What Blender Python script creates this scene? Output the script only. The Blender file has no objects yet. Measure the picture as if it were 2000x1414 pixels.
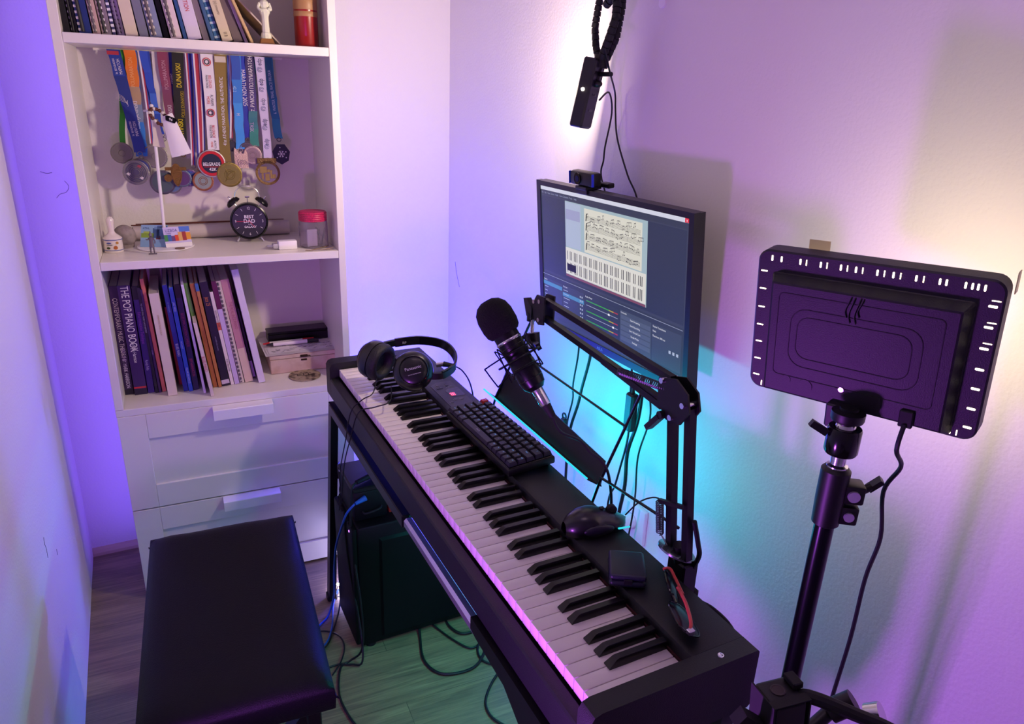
import bpy, bmesh, math, random
from mathutils import Matrix, Vector, Euler
random.seed(7)
SC = bpy.context.scene
COL = SC.collection
PI = math.pi

# ---------------- camera ----------------
cd = bpy.data.cameras.new('camera'); cam = bpy.data.objects.new('camera', cd); COL.objects.link(cam)
cd.sensor_width = 36.0; cd.sensor_fit = 'HORIZONTAL'; cd.lens = 25.45; cd.clip_start = .02
_p, _y, _r = math.radians(-20.4446), math.radians(27.7616), math.radians(2.2486)
_F = Vector((math.sin(_y)*math.cos(_p), math.cos(_y)*math.cos(_p), math.sin(_p)))
_r0 = Vector((math.cos(_y), -math.sin(_y), 0)); _u0 = _r0.cross(_F)
_R = _r0*math.cos(_r)+_u0*math.sin(_r); _U = -_r0*math.sin(_r)+_u0*math.cos(_r)
cam.matrix_world = Matrix(((_R.x, _U.x, -_F.x, .2605), (_R.y, _U.y, -_F.y, -2.3271), (_R.z, _U.z, -_F.z, 1.4338), (0, 0, 0, 1)))
SC.camera = cam

# ---------------- world, exposure ----------------
w = bpy.data.worlds.new('world'); SC.world = w; w.use_nodes = True
w.node_tree.nodes['Background'].inputs[0].default_value = (.05, .04, .08, 1)
w.node_tree.nodes['Background'].inputs[1].default_value = .3
SC.view_settings.view_transform = 'Standard'; SC.view_settings.look = 'None'
SC.view_settings.gamma = 1; SC.view_settings.use_curve_mapping = False
SC.view_settings.exposure = 0.0

# ---------------- lamps of the room and an added fill ----------------
def lamp(name, kind, loc, color, power, size=.1, size_y=None, aim=None, long=(0, 1, 0), spot=None, blend=.5, spread=None):
    l = bpy.data.lights.new(name, kind); l.color = color; l.energy = power
    if kind == 'AREA':
        l.size = size
        if size_y: l.shape = 'RECTANGLE'; l.size_y = size_y
        if spread: l.spread = math.radians(spread)
    else:
        l.shadow_soft_size = size
        if kind == 'SPOT':
            l.spot_size = math.radians(spot); l.spot_blend = blend
    o = bpy.data.objects.new(name, l); COL.objects.link(o); o.location = loc
    if aim is not None:
        z = (Vector(loc)-Vector(aim)).normalized(); x = Vector(long)
        y = z.cross(x).normalized(); x = y.cross(z)      # long side runs along the wall
        o.rotation_euler = Matrix((x, y, z)).transposed().to_euler()
    return o
PW_BIG = .68; PW_SMALL = 7.2; PW_FAIRY = .09; PW_GLOW = .2
PURPLE = (.55, .11, 1.0); WARM = (1.0, .80, .50); WARM2 = (1.0, .78, .62)
lamp('purple_room_lamp', 'AREA', (.20, -1.80, .625), PURPLE, 6.2, .09, aim=(1.0, -1.5, .80))
lamp('cyan_strip_lamp', 'AREA', (.965, -1.09, .68), (.0, .60, .80), 2.3, .48, .02, aim=(1.218, -1.12, .86))
lamp('cyan_under_piano_lamp', 'AREA', (.915, -1.20, .648), (.02, .62, .56), 7.0, .5, .03, aim=(.62, -1.02, 0.))
lamp('blue_corner_lamp', 'POINT', (.97, -.328, .48), (.055, .045, 1.0), 18., .03)
lamp('niche_strip_lamp', 'AREA', (.136, -.12, .95), (.19, .09, 1.), 1.1, 1.8, .012, aim=(.05, 0, .95), long=(0, 0, 1))
lamp('overhead_fill', 'AREA', (.6, -1.9, 2.40), (1.0, .68, .86), 1.35, .4, aim=(.6, -1.9, 0))  # unseen overhead fill, added to lift the ambient level

# ---------------- helpers ----------------
def lin(h):
    h = h.lstrip('#'); c = [int(h[i:i+2], 16)/255 for i in (0, 2, 4)]
    return tuple(x/12.92 if x <= .04045 else ((x+.055)/1.055)**2.4 for x in c)+(1,)
_M = {}
def mat(name, col, rough=.5, metal=0., emit=None, es=1., bump=None, bscale=200., noise=None, trans=0., coat=0., spec=None):
    if name in _M: return _M[name]
    m = bpy.data.materials.new(name); m.use_nodes = True; nt = m.node_tree; b = nt.nodes['Principled BSDF']
    c = lin(col) if isinstance(col, str) else tuple(col)+(1,)
    b.inputs['Base Color'].default_value = c; b.inputs['Roughness'].default_value = rough; b.inputs['Metallic'].default_value = metal
    if spec is not None: b.inputs['Specular IOR Level'].default_value = spec
    if trans: b.inputs['Transmission Weight'].default_value = trans; b.inputs['IOR'].default_value = 1.3
    if coat: b.inputs['Coat Weight'].default_value = coat
    if emit:
        b.inputs['Emission Color'].default_value = lin(emit) if isinstance(emit, str) else tuple(emit)+(1,)
        b.inputs['Emission Strength'].default_value = es
    tc = nt.nodes.new('ShaderNodeTexCoord')
    if bump:
        n = nt.nodes.new('ShaderNodeTexNoise'); n.inputs['Scale'].default_value = bscale; n.inputs['Detail'].default_value = 3
        nt.links.new(tc.outputs['Object'], n.inputs['Vector'])
        bp = nt.nodes.new('ShaderNodeBump'); bp.inputs['Strength'].default_value = bump; bp.inputs['Distance'].default_value = .002
        nt.links.new(n.outputs['Fac'], bp.inputs['Height']); nt.links.new(bp.outputs['Normal'], b.inputs['Normal'])
    if noise:
        n = nt.nodes.new('ShaderNodeTexNoise'); n.inputs['Scale'].default_value = noise[1]; n.inputs['Detail'].default_value = 4
        nt.links.new(tc.outputs['Object'], n.inputs['Vector'])
        mx = nt.nodes.new('ShaderNodeMix'); mx.data_type = 'RGBA'
        mx.inputs['A'].default_value = c; mx.inputs['B'].default_value = lin(noise[0])
        rp = nt.nodes.new('ShaderNodeMapRange'); rp.inputs['From Min'].default_value = .45; rp.inputs['From Max'].default_value = .65
        nt.links.new(n.outputs['Fac'], rp.inputs['Value']); nt.links.new(rp.outputs['Result'], mx.inputs['Factor'])
        nt.links.new(mx.outputs['Result'], b.inputs['Base Color'])
    _M[name] = m
    return m

class MB:
    def __init__(s): s.v = []; s.f = []; s.m = []; s.k = 0; s.X = Matrix()
    def add(s, vs, fs):
        n = len(s.v); s.v += [tuple(s.X @ Vector(p)) for p in vs]
        for f in fs: s.f.append(tuple(i+n for i in f)); s.m.append(s.k)
        return s
    def hull(s, pts):
        bm = bmesh.new()
        for p in pts: bm.verts.new(p)
        bmesh.ops.remove_doubles(bm, verts=bm.verts, dist=1e-6)
        r = bmesh.ops.convex_hull(bm, input=bm.verts)
        bad = list({g for g in r['geom_interior']+r['geom_unused'] if isinstance(g, bmesh.types.BMVert)})
        if bad: bmesh.ops.delete(bm, geom=bad, context='VERTS')
        bmesh.ops.dissolve_limit(bm, angle_limit=.01, verts=bm.verts, edges=bm.edges)
        bmesh.ops.recalc_face_normals(bm, faces=bm.faces)
        bm.verts.index_update()
        s.add([v.co[:] for v in bm.verts], [[v.index for v in f.verts] for f in bm.faces]); bm.free(); return s
    def box(s, x0, x1, y0, y1, z0, z1):
        return s.add([(x0, y0, z0), (x1, y0, z0), (x1, y1, z0), (x0, y1, z0), (x0, y0, z1), (x1, y0, z1), (x1, y1, z1), (x0, y1, z1)],
                     [(0, 3, 2, 1), (4, 5, 6, 7), (0, 1, 5, 4), (1, 2, 6, 5), (2, 3, 7, 6), (3, 0, 4, 7)])
    def rbox(s, x0, x1, y0, y1, z0, z1, r=.002, n=1):
        P = []
        r = min(r, (x1-x0)*.49, (y1-y0)*.49, (z1-z0)*.49)
        for sx, cx in ((-1, x0+r), (1, x1-r)):
            for sy, cy in ((-1, y0+r), (1, y1-r)):
                for sz, cz in ((-1, z0+r), (1, z1-r)):
                    for i in range(n+1):
                        for j in range(n+1):
                            a, b = PI/2*i/n, PI/2*j/n
                            P.append((cx+sx*r*math.cos(a)*math.cos(b), cy+sy*r*math.sin(a)*math.cos(b), cz+sz*r*math.sin(b)))
        return s.hull(P)
    def prism(s, poly, a0, a1, ax='z'):
        n = len(poly)
        def P(u, v, w): return {'z': (u, v, w), 'y': (u, w, v), 'x': (w, u, v)}[ax]
        vs = [P(u, v, a0) for u, v in poly]+[P(u, v, a1) for u, v in poly]
        fs = [tuple(range(n-1, -1, -1)), tuple(range(n, 2*n))]+[(i, (i+1) % n, n+(i+1) % n, n+i) for i in range(n)]
        return s.add(vs, fs)
    def rod(s, a, b, r, r2=None, n=12):
        a = Vector(a); b = Vector(b); d = (b-a).normalized(); r2 = r if r2 is None else r2
        q = d.orthogonal().normalized(); p = d.cross(q)
        vs = [a+(q*math.cos(2*PI*i/n)+p*math.sin(2*PI*i/n))*r for i in range(n)]+[b+(q*math.cos(2*PI*i/n)+p*math.sin(2*PI*i/n))*r2 for i in range(n)]
        return s.add(vs, [tuple(range(n-1, -1, -1)), tuple(range(n, 2*n))]+[(i, (i+1) % n, n+(i+1) % n, n+i) for i in range(n)])
    def bar(s, a, b, w, h, up=(0, 0, 1)):
        a = Vector(a); b = Vector(b); d = (b-a).normalized(); q = d.cross(Vector(up)).normalized(); p = q.cross(d)
        vs = [c+q*i*w/2+p*j*h/2 for c in (a, b) for i, j in ((-1, -1), (1, -1), (1, 1), (-1, 1))]
        return s.add(vs, [(3, 2, 1, 0), (4, 5, 6, 7), (0, 1, 5, 4), (1, 2, 6, 5), (2, 3, 7, 6), (3, 0, 4, 7)])
    def tube(s, pts, r, n=8, sub=6, closed=False):
        P = [Vector(p) for p in pts]
        if sub and len(P) > 2:
            Q = []; L = len(P)
            for i in range(L if closed else L-1):
                p0 = P[(i-1) % L] if closed or i else P[0]; p1 = P[i]; p2 = P[(i+1) % L]; p3 = P[(i+2) % L] if closed or i+2 < L else P[-1]
                for t in range(sub):
                    t /= sub
                    Q.append(.5*((2*p1)+(p2-p0)*t+(2*p0-5*p1+4*p2-p3)*t*t+(3*p1-p0-3*p2+p3)*t**3))
            if not closed: Q.append(P[-1])
            P = Q
        L = len(P); vs = []; q = None
        for i in range(L):
            a = P[(i-1) % L] if closed or i else P[0]; b = P[(i+1) % L] if closed or i < L-1 else P[-1]
            d = (b-a).normalized() if (b-a).length > 1e-9 else Vector((0, 0, 1))
            q = d.orthogonal().normalized() if q is None else (q-d*q.dot(d)).normalized()
            p = d.cross(q); rr = r(i/(L-1)) if callable(r) else r
            vs += [P[i]+(q*math.cos(2*PI*k/n)+p*math.sin(2*PI*k/n))*rr for k in range(n)]
        fs = []
        for i in range(L if closed else L-1):
            j = (i+1) % L
            fs += [(i*n+k, i*n+(k+1) % n, j*n+(k+1) % n, j*n+k) for k in range(n)]
        if not closed: fs += [tuple(range(n-1, -1, -1)), tuple((L-1)*n+k for k in range(n))]
        return s.add(vs, fs)
    def lathe(s, prof, n=32, cap=True):
        vs = [(r*math.cos(2*PI*k/n), r*math.sin(2*PI*k/n), z) for r, z in prof for k in range(n)]
        fs = [(i*n+k, i*n+(k+1) % n, (i+1)*n+(k+1) % n, (i+1)*n+k) for i in range(len(prof)-1) for k in range(n)]
        if prof[0] == prof[-1]: cap = False
        if cap and prof[0][0] > 1e-6: fs.append(tuple(range(n-1, -1, -1)))
        if cap and prof[-1][0] > 1e-6: fs.append(tuple((len(prof)-1)*n+k for k in range(n)))
        return s.add(vs, fs)
    def ball(s, c, r, n=16, sc=(1, 1, 1)):
        X = s.X.copy(); s.X = X @ Matrix.Translation(c) @ Matrix.Diagonal((*sc, 1))
        s.lathe([(r*math.sin(PI*i/n*1.0) if 0 < i < n else 0, -r*math.cos(PI*i/n)) for i in range(n+1)], n*2); s.X = X; return s
    def mesh(s, name, mats, smooth=35):
        me = bpy.data.meshes.new(name); me.from_pydata(s.v, [], s.f)
        for m in (mats if isinstance(mats, (list, tuple)) else [mats]): me.materials.append(m)
        me.polygons.foreach_set('material_index', s.m)
        bm = bmesh.new(); bm.from_mesh(me); bmesh.ops.recalc_face_normals(bm, faces=bm.faces); bm.to_mesh(me); bm.free()
        if smooth:
            me.polygons.foreach_set('use_smooth', [True]*len(me.polygons)); me.set_sharp_from_angle(angle=math.radians(smooth))
        me.update(); return me
def obj(name, mb, mats, parent=None, label=None, smooth=35, loc=None, rot=None):
    me = mb.mesh(name, mats, smooth) if isinstance(mb, MB) else mb
    o = bpy.data.objects.new(name, me); COL.objects.link(o)
    if parent: o.parent = parent
    if label: o['label'] = label
    if loc is not None: o.location = loc
    if rot is not None: o.rotation_euler = rot
    return o
def tag(o, label, cat, group=None):
    o['label'] = label; o['category'] = cat
    if group: o['group'] = group
    return o
def thing(name, label, cat, loc=(0, 0, 0), rot=(0, 0, 0), group=None):
    o = bpy.data.objects.new(name, None); COL.objects.link(o); o.empty_display_size = .02
    if isinstance(loc, Matrix): o.matrix_world = loc
    else: o.location = loc; o.rotation_euler = rot
    return tag(o, label, cat, group)
def struct(name, mb, m, smooth=0):
    o = obj(name, mb, m, smooth=smooth); o['kind'] = 'structure'; return o
def solo(name, mb, m, label, cat, group=None, origin=None, smooth=35):
    if origin is None: origin = mb.v[0]
    og = Vector(origin); mb.v = [tuple(Vector(p)-og) for p in mb.v]
    o = obj(name, mb, m, smooth=smooth); o.location = og; return tag(o, label, cat, group)
_T = {}
def text(s, size, m, parent, X=None, name='lettering', sx=1., depth=.0002, align='CENTER', shear=0., bold=0.):
    key = (s, align, shear, bold)
    if key not in _T:
        c = bpy.data.curves.new('t', 'FONT'); c.body = s; c.size = 1; c.align_x = align; c.align_y = 'CENTER'; c.shear = shear; c.offset = bold
        c.resolution_u = 3
        o = bpy.data.objects.new('t', c); COL.objects.link(o)
        dg = bpy.context.evaluated_depsgraph_get(); me = bpy.data.meshes.new_from_object(o.evaluated_get(dg))
        _T[key] = ([v.co[:] for v in me.vertices], [tuple(p.vertices) for p in me.polygons])
        bpy.data.objects.remove(o); bpy.data.curves.remove(c); bpy.data.meshes.remove(me)
    vs, fs = _T[key]; b = MB(); b.X = (X or Matrix()) @ Matrix.Diagonal((size*sx, size, 1, 1))
    b.add(vs, fs); me = bpy.data.meshes.new(name); me.from_pydata(b.v, [], b.f); me.materials.append(m)
    o = bpy.data.objects.new(name, me); COL.objects.link(o); o.parent = parent
    return o
def Fr(o, x, y):
    """frame with origin o, x axis x, y axis y (both vectors)"""
    x = Vector(x).normalized(); z = x.cross(Vector(y)).normalized(); y = z.cross(x)
    return Matrix(((x.x, y.x, z.x, o[0]), (x.y, y.y, z.y, o[1]), (x.z, y.z, z.z, o[2]), (0, 0, 0, 1)))
T = Matrix.Translation
def Rz(a): return Matrix.Rotation(a, 4, 'Z')
def Rx(a): return Matrix.Rotation(a, 4, 'X')
def Ry(a): return Matrix.Rotation(a, 4, 'Y')

# shared materials
BLK = mat('black_plastic', '#08080b', .45); BLKM = mat('black_metal', '#08080b', .35, .3, spec=.5); BLKG = mat('black_gloss', '#0a0a0c', .15)
RUB = mat('black_rubber', '#0b0b0e', .7); CABLE = mat('cable_black', '#0b0b10', .5); CHROME = mat('chrome', '#d8d8dc', .18, 1.)
WHT = mat('white_laminate', '#e9e2dc', .35, bump=.05, bscale=300); WPL = mat('white_plastic', '#efeaf0', .4)
# ================= room =================
def wallmat(name, col):
    m = mat(name, col, .75, bump=.35, bscale=160.); return m
WM = wallmat('wall_paint', '#e6e1e2')
W = 1.218; HC = 2.5; YN = -3.4
struct('wall_left', MB().box(-.1, 0, YN-.1, .1, 0, HC), WM)
struct('wall_back', MB().box(0, W, 0, .1, 0, HC), WM)
struct('wall_right', MB().box(W, W+.1, YN-.1, .1, 0, HC), WM)
struct('wall_front', MB().box(0, W, YN-.1, YN, 0, HC), WM)
struct('ceiling', MB().box(-.1, W+.1, YN-.1, .1, HC, HC+.1), mat('ceiling_paint', '#e8e4e4', .8))
def floor_mat():
    m = bpy.data.materials.new('wood_laminate'); m.use_nodes = True; nt = m.node_tree; b = nt.nodes['Principled BSDF']; N = nt.nodes.new; L = nt.links.new
    tc = N('ShaderNodeTexCoord'); mp = N('ShaderNodeMapping'); mp.inputs['Rotation'].default_value = (0, 0, math.radians(3)); L(tc.outputs['Object'], mp.inputs['Vector'])
    br = N('ShaderNodeTexBrick'); br.inputs['Scale'].default_value = 1; br.inputs['Brick Width'].default_value = 1.2; br.inputs['Row Height'].default_value = .19
    br.inputs['Mortar Size'].default_value = .0008; br.inputs['Color1'].default_value = (.50, .50, .50, 1); br.inputs['Color2'].default_value = (.75, .75, .75, 1); br.inputs['Mortar'].default_value = (0, 0, 0, 1)
    br.offset = .37; L(mp.outputs[0], br.inputs['Vector'])
    m2 = N('ShaderNodeMapping'); m2.inputs['Scale'].default_value = (1.3, 14, 1); L(mp.outputs[0], m2.inputs['Vector'])
    ad = N('ShaderNodeVectorMath'); ad.operation = 'ADD'; L(m2.outputs[0], ad.inputs[0]); L(br.outputs['Color'], ad.inputs[1])
    n1 = N('ShaderNodeTexNoise'); n1.inputs['Scale'].default_value = 2.2; n1.inputs['Detail'].default_value = 8; n1.inputs['Distortion'].default_value = 1.6; L(ad.outputs[0], n1.inputs['Vector'])
    m3 = N('ShaderNodeMapping'); m3.inputs['Scale'].default_value = (6, 120, 1); L(mp.outputs[0], m3.inputs['Vector'])
    n2 = N('ShaderNodeTexNoise'); n2.inputs['Scale'].default_value = 2; n2.inputs['Detail'].default_value = 4; L(m3.outputs[0], n2.inputs['Vector'])
    cr = N('ShaderNodeValToRGB'); cr.color_ramp.elements[0].position = .3; cr.color_ramp.elements[0].color = lin('#75644c'); cr.color_ramp.elements[1].position = .7; cr.color_ramp.elements[1].color = lin('#98845f')
    L(n1.outputs['Fac'], cr.inputs['Fac'])
    r2 = N('ShaderNodeMapRange'); r2.inputs['From Min'].default_value = .3; r2.inputs['From Max'].default_value = .7; r2.inputs['To Min'].default_value = .72; r2.inputs['To Max'].default_value = 1.1; L(n2.outputs['Fac'], r2.inputs['Value'])
    mx = N('ShaderNodeMix'); mx.data_type = 'RGBA'; mx.blend_type = 'MULTIPLY'; mx.inputs['Factor'].default_value = 1; L(cr.outputs['Color'], mx.inputs['A']); L(r2.outputs['Result'], mx.inputs['B'])
    r3 = N('ShaderNodeMapRange'); r3.inputs['From Min'].default_value = 0; r3.inputs['From Max'].default_value = .75; r3.inputs['To Min'].default_value = .45; r3.inputs['To Max'].default_value = 1.08; L(br.outputs['Color'], r3.inputs['Value'])
    m4 = N('ShaderNodeMix'); m4.data_type = 'RGBA'; m4.blend_type = 'MULTIPLY'; m4.inputs['Factor'].default_value = 1; L(mx.outputs['Result'], m4.inputs['A']); L(r3.outputs['Result'], m4.inputs['B'])
    L(m4.outputs['Result'], b.inputs['Base Color']); b.inputs['Roughness'].default_value = .42
    return m
struct('floor', MB().box(-.1, W+.1, YN-.1, .1, -.1, 0), floor_mat())
bs = MB(); bs.prism([(0, 0), (0, .022), (-.010, .018), (-.016, .009), (-.018, 0)], 0, .16, 'x')
struct('baseboard_back', bs, mat('baseboard_wood', '#b9a189', .5))
# wall scuffs: small pencil-like marks and dents in the plaster
SCF = mat('scuff_graphite', '#5b4c5e', .9)
def scuff(pts, r, label, side):
    solo('scuff_mark', MB().tube(pts, r, n=5, sub=3), SCF, label, 'mark', 'pencil marks on the walls')
scuff([(.048, -.0003, 1.19), (.062, -.0003, 1.185), (.075, -.0003, 1.187)], .0006, 'thin pencil scratch on the narrow wall strip left of the bookcase', 'b')
scuff([(.075, -.0003, 1.12), (.085, -.0003, 1.13), (.10, -.0003, 1.135), (.108, -.0003, 1.15), (.10, -.0003, 1.165)], .0006, 'curly pencil scribble on the narrow wall strip left of the bookcase', 'b')
scuff([(.0003, -.74, .47), (.0003, -.735, .49), (.0003, -.742, .505), (.0003, -.738, .52)], .0005, 'dark speckled rub mark low on the left wall', 'l')
scuff([(.0003, -.62, .40), (.0003, -.622, .408), (.0003, -.618, .414)], .0005, 'tiny dark chip on the left wall near the room corner', 'l')
scuff([(W-.0003, -.06, .88), (W-.0003, -.075, .84), (W-.0003, -.10, .80)], .0006, 'faint curved scratch on the right wall beside the room corner', 'r')

# ================= bookcase =================
SA = -.0435
SHM = T((.771-.627*math.cos(SA), -.3314-.627*math.sin(SA), 0)) @ Rz(SA)
def SH(x, y, z, a=0): return SHM @ T((x, y, z)) @ Rz(a)
SD = .316; SW = .627
bc = thing('bookcase', 'tall white bookcase with open shelves over two drawers, in the back left corner', 'bookcase', SHM)
b = MB(); b.rbox(0, .02, 0, SD, .604, 1.95, .001); obj('side_panel', b, WHT, bc)
b = MB(); b.rbox(SW-.02, SW, 0, SD, .604, 1.95, .001); obj('side_panel', b, WHT, bc)
b = MB(); b.box(.02, SW-.02, SD-.004, SD, .604, 1.95); obj('back_panel', b, WHT, bc)
for z in (1.522, 1.001):
    b = MB(); b.rbox(.0205, SW-.0205, .0005, SD-.005, z-.021, z, .001); obj('shelf_board', b, WHT, bc)
b = MB(); b.rbox(0, SW, 0, SD, 1.95, 1.97, .001); obj('top_panel', b, WHT, bc)
b = MB(); b.rbox(0, SW, .001, SD, .583, .603, .001); obj('lower_top_board', b, WHT, bc)
b = MB(); b.box(.002, .02, .02, SD, 0, .583); b.box(SW-.02, SW-.002, .02, SD, 0, .583); b.box(.02, SW-.02, SD-.01, SD, 0, .583); obj('drawer_carcass', b, WHT, bc)
b = MB(); b.rbox(.06, SW-.10, .258, .266, 1.494, 1.5008, .001); obj('hanging_rail', b, WHT, bc)
for z0, z1 in ((.2965, .5825), (.008, .2925)):
    d = obj('drawer', MB().rbox(.001, SW-.001, .008, .019, z0, z1, .001), WHT, bc)
    for q in ((.001, .069, z0, z1), (SW-.069, SW-.001, z0, z1), (.0695, SW-.0695, z1-.072, z1), (.0695, SW-.0695, z0, z0+.070)):
        obj('frame_board', MB().rbox(q[0], q[1], 0, .0085, q[2], q[3], .0008), WHT, d)
    h = MB(); h.prism([(0, z1), (-.034, z1), (-.036, z1-.002), (-.036, z1-.030), (-.033, z1-.030), (-.033, z1-.004), (0, z1-.006)], .237, .396, 'x')
    obj('handle', h, WPL, d)
# ================= digital piano =================
PB = mat('piano_case', '#0d0c12', .5, bump=.25, bscale=900.); PT = mat('piano_top', '#0c0d11', .45, bump=.2, bscale=900.)
IV = mat('white_key', '#ece3e0', .28); EB = mat('black_key', '#060608', .3)
pn = thing('digital_piano', 'long black 88 key digital piano on a metal stand beside the right wall', 'piano', (.66, -1.16, .655))
ox, oy, oz = .66, -1.16, .655
def PX(b): b.X = T((-ox, -oy, -oz)); return b
Y0, Y1 = -1.805, -.5112; KY0, KY1 = -1.7750, -.5530
b = PX(MB()); b.rbox(.661, .924, Y0+.001, Y1-.001, .655, .700, .003); obj('base_case', b, PB, pn)
b = PX(MB()); b.prism([(.6585, .660), (.662, .6565), (.679, .6565), (.679, .712), (.661, .712), (.6585, .709)], KY0, KY1, 'y'); obj('key_slip', b, PB, pn)
# cheeks
ck = [(.6585, .660), (.662, .6562), (.920, .6562), (.924, .660), (.924, .750), (.921, .7533), (.674, .7533), (.664, .750), (.6585, .741)]
b = PX(MB()); b.prism(ck, KY1+.0015, Y1, 'y'); obj('end_block', b, PB, pn)
b = PX(MB()); b.prism(ck, Y0, KY0-.0015, 'y'); obj('end_block', b, PB, pn)
b = PX(MB()); b.prism([(.8285, .7385), (.834, .7500), (.840, .7531), (.921, .7531), (.9238, .7500), (.9238, .700), (.832, .700), (.8285, .705)], KY0-.001, KY1+.001, 'y'); obj('top_panel', b, PT, pn)
b = PX(MB()); b.box(.8262, .8288, KY0, KY1, .70, .7375); obj('felt_strip', b, mat('red_felt', '#3c0d14', .9), pn, 'thin dark red felt along the back of the keys')
n = 0; kw = (KY1-KY0)/52; WK = ['A', 'B', 'C', 'D', 'E', 'F', 'G']
kb = MB(); kb.rbox(0, .1425, -kw/2+.0005, kw/2-.0005, -.020, 0, .0012, 2); kme = kb.mesh('white_key', IV)
bb = MB()
prof = [(-.0068, 0), (-.0050, .0125), (.0050, .0125), (.0068, 0)]
vs = [(0, y, z) for y, z in prof]; X0, X1 = 0., .093
pts = []
for x, s, zt in ((0, 1, 0), (.0, 1, .002)): pts += [(x, -.0068*s, zt), (x, .0068*s, zt)]
pts += [(.012, -.0048, .0115), (.012, .0048, .0115), (.016, -.0044, .0122), (.016, .0044, .0122), (X1, -.0044, .0122), (X1, .0044, .0122), (X1, -.0052, .0112), (X1, .0052, .0112), (.013, -.0054, .0105), (.013, .0054, .0105), (X1, -.0068, 0), (X1, .0068, 0)]
bb.hull(pts); bme = bb.mesh('black_key', EB, 30)
for i in range(52):
    y = KY1-(i+.5)*kw
    obj('white_key', kme, None, pn, loc=(.683-ox, y-oy, .735-oz))
    nm = WK[i % 7]
    if nm in 'ACDFG' and i < 51:
        off = {'A': .0015, 'C': -.0015, 'D': .0015, 'F': -.002, 'G': 0}[nm]
        obj('black_key', bme, None, pn, loc=(.7325-ox, y-kw/2-off-oy, .7352-oz))
# control area
cp = obj('control_panel', PX(MB()).prism([(.846, -.792), (.868, -.776), (.905, -.776), (.905, -.968), (.852, -.968), (.846, -.962)], .7532, .7541), mat('panel_grey', '#35313d', .5), pn, 'dark grey button panel with red digits')
obj('display_window', PX(MB()).prism([(.868, -.835), (.880, -.822), (.905, -.822), (.905, -.872), (.872, -.872)], .7541, .7547), BLKG, cp)
RED = mat('red_led', '#300008', .5, emit=(1, .05, .12), es=6.)
LG = mat('label_grey', '#b9b4c2', .6)
text('88', .018, RED, cp, T((.877-ox, -.858-oy, .7552-oz)) @ Rz(-PI/2), name='led_digits', sx=.9)
for (x, y) in ((.862, -.795), (.866, -.812), (.858, -.812), (.885, -.80), (.892, -.81), (.884, -.815), (.872, -.888), (.888, -.888), (.866, -.93), (.898, -.84), (.858, -.90)):
    q = obj('button', PX(MB()).rbox(x-.0035, x+.0035, y-.005, y+.005, .7540, .7550, .0006), mat('button_grey', '#4b4652', .5), cp)
    obj('mark', PX(MB()).box(x-.0045, x-.0040, y-.003, y+.003, .7541, .7543), LG, q)
b = PX(MB()); b.X = b.X @ T((.868, -1.791, .7534)); b.lathe([(.0018, .0005), (.0032, .0012), (.0044, .0010), (.0048, 0)], 20); obj('screw', b, CHROME, pn)

# ================= piano stand =================
st = thing('piano_stand', 'black metal piano stand with straight legs and a bare chrome front rail', 'stand', (.66, -1.16, 0))
def SX(): b = MB(); b.X = T((-.66, 1.16, 0)); return b
for x in (.664, .895):
    nm = 'front' if x < .8 else 'rear'
    obj('outer_rail', SX().rbox(x-.013, x+.011, -1.145, -.555, .614, .642, .002), BLKM, st)
    obj('inner_rail', SX().rbox(x-.011, x+.009, -1.50, -1.146, .618, .640, .005), mat('bare_steel', '#c9c5d4', .3, .9), st, 'bright bare steel inner rail')
    obj('end_bracket', SX().prism([(-1.80, .630), (-1.80, .6546), (-1.48, .6546), (-1.48, .632), (-1.50, .628), (-1.60, .622), (-1.66, .59), (-1.74, .56), (-1.78, .56)], x-.014, x+.010, 'x'), BLKM, st)
for (x, y, fx) in ((.664, -.550, .634), (.895, -.550, .925), (.664, -1.71, .634), (.895, -1.71, .925)):
    l = obj('leg', SX().bar((x, y, .640), (fx, y+(.025 if y > -1 else -.02), .012), .020, .028, up=(0, 1, 0)), BLKM, st)
    obj('foot', SX().rbox(fx-.014, fx+.014, y-.014+(.025 if y > -1 else -.02), y+.014+(.025 if y > -1 else -.02), 0, .022, .003), RUB, l)
for y in (-.552, -1.71):
    obj('cross_bar', SX().rbox(.655, .905, y-.012, y+.012, .604, .632, .002), BLKM, st)
    obj('cross_bar', SX().rod((.655, y+.006, .42), (.91, y+.006, .42), .010), BLKM, st)

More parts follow.
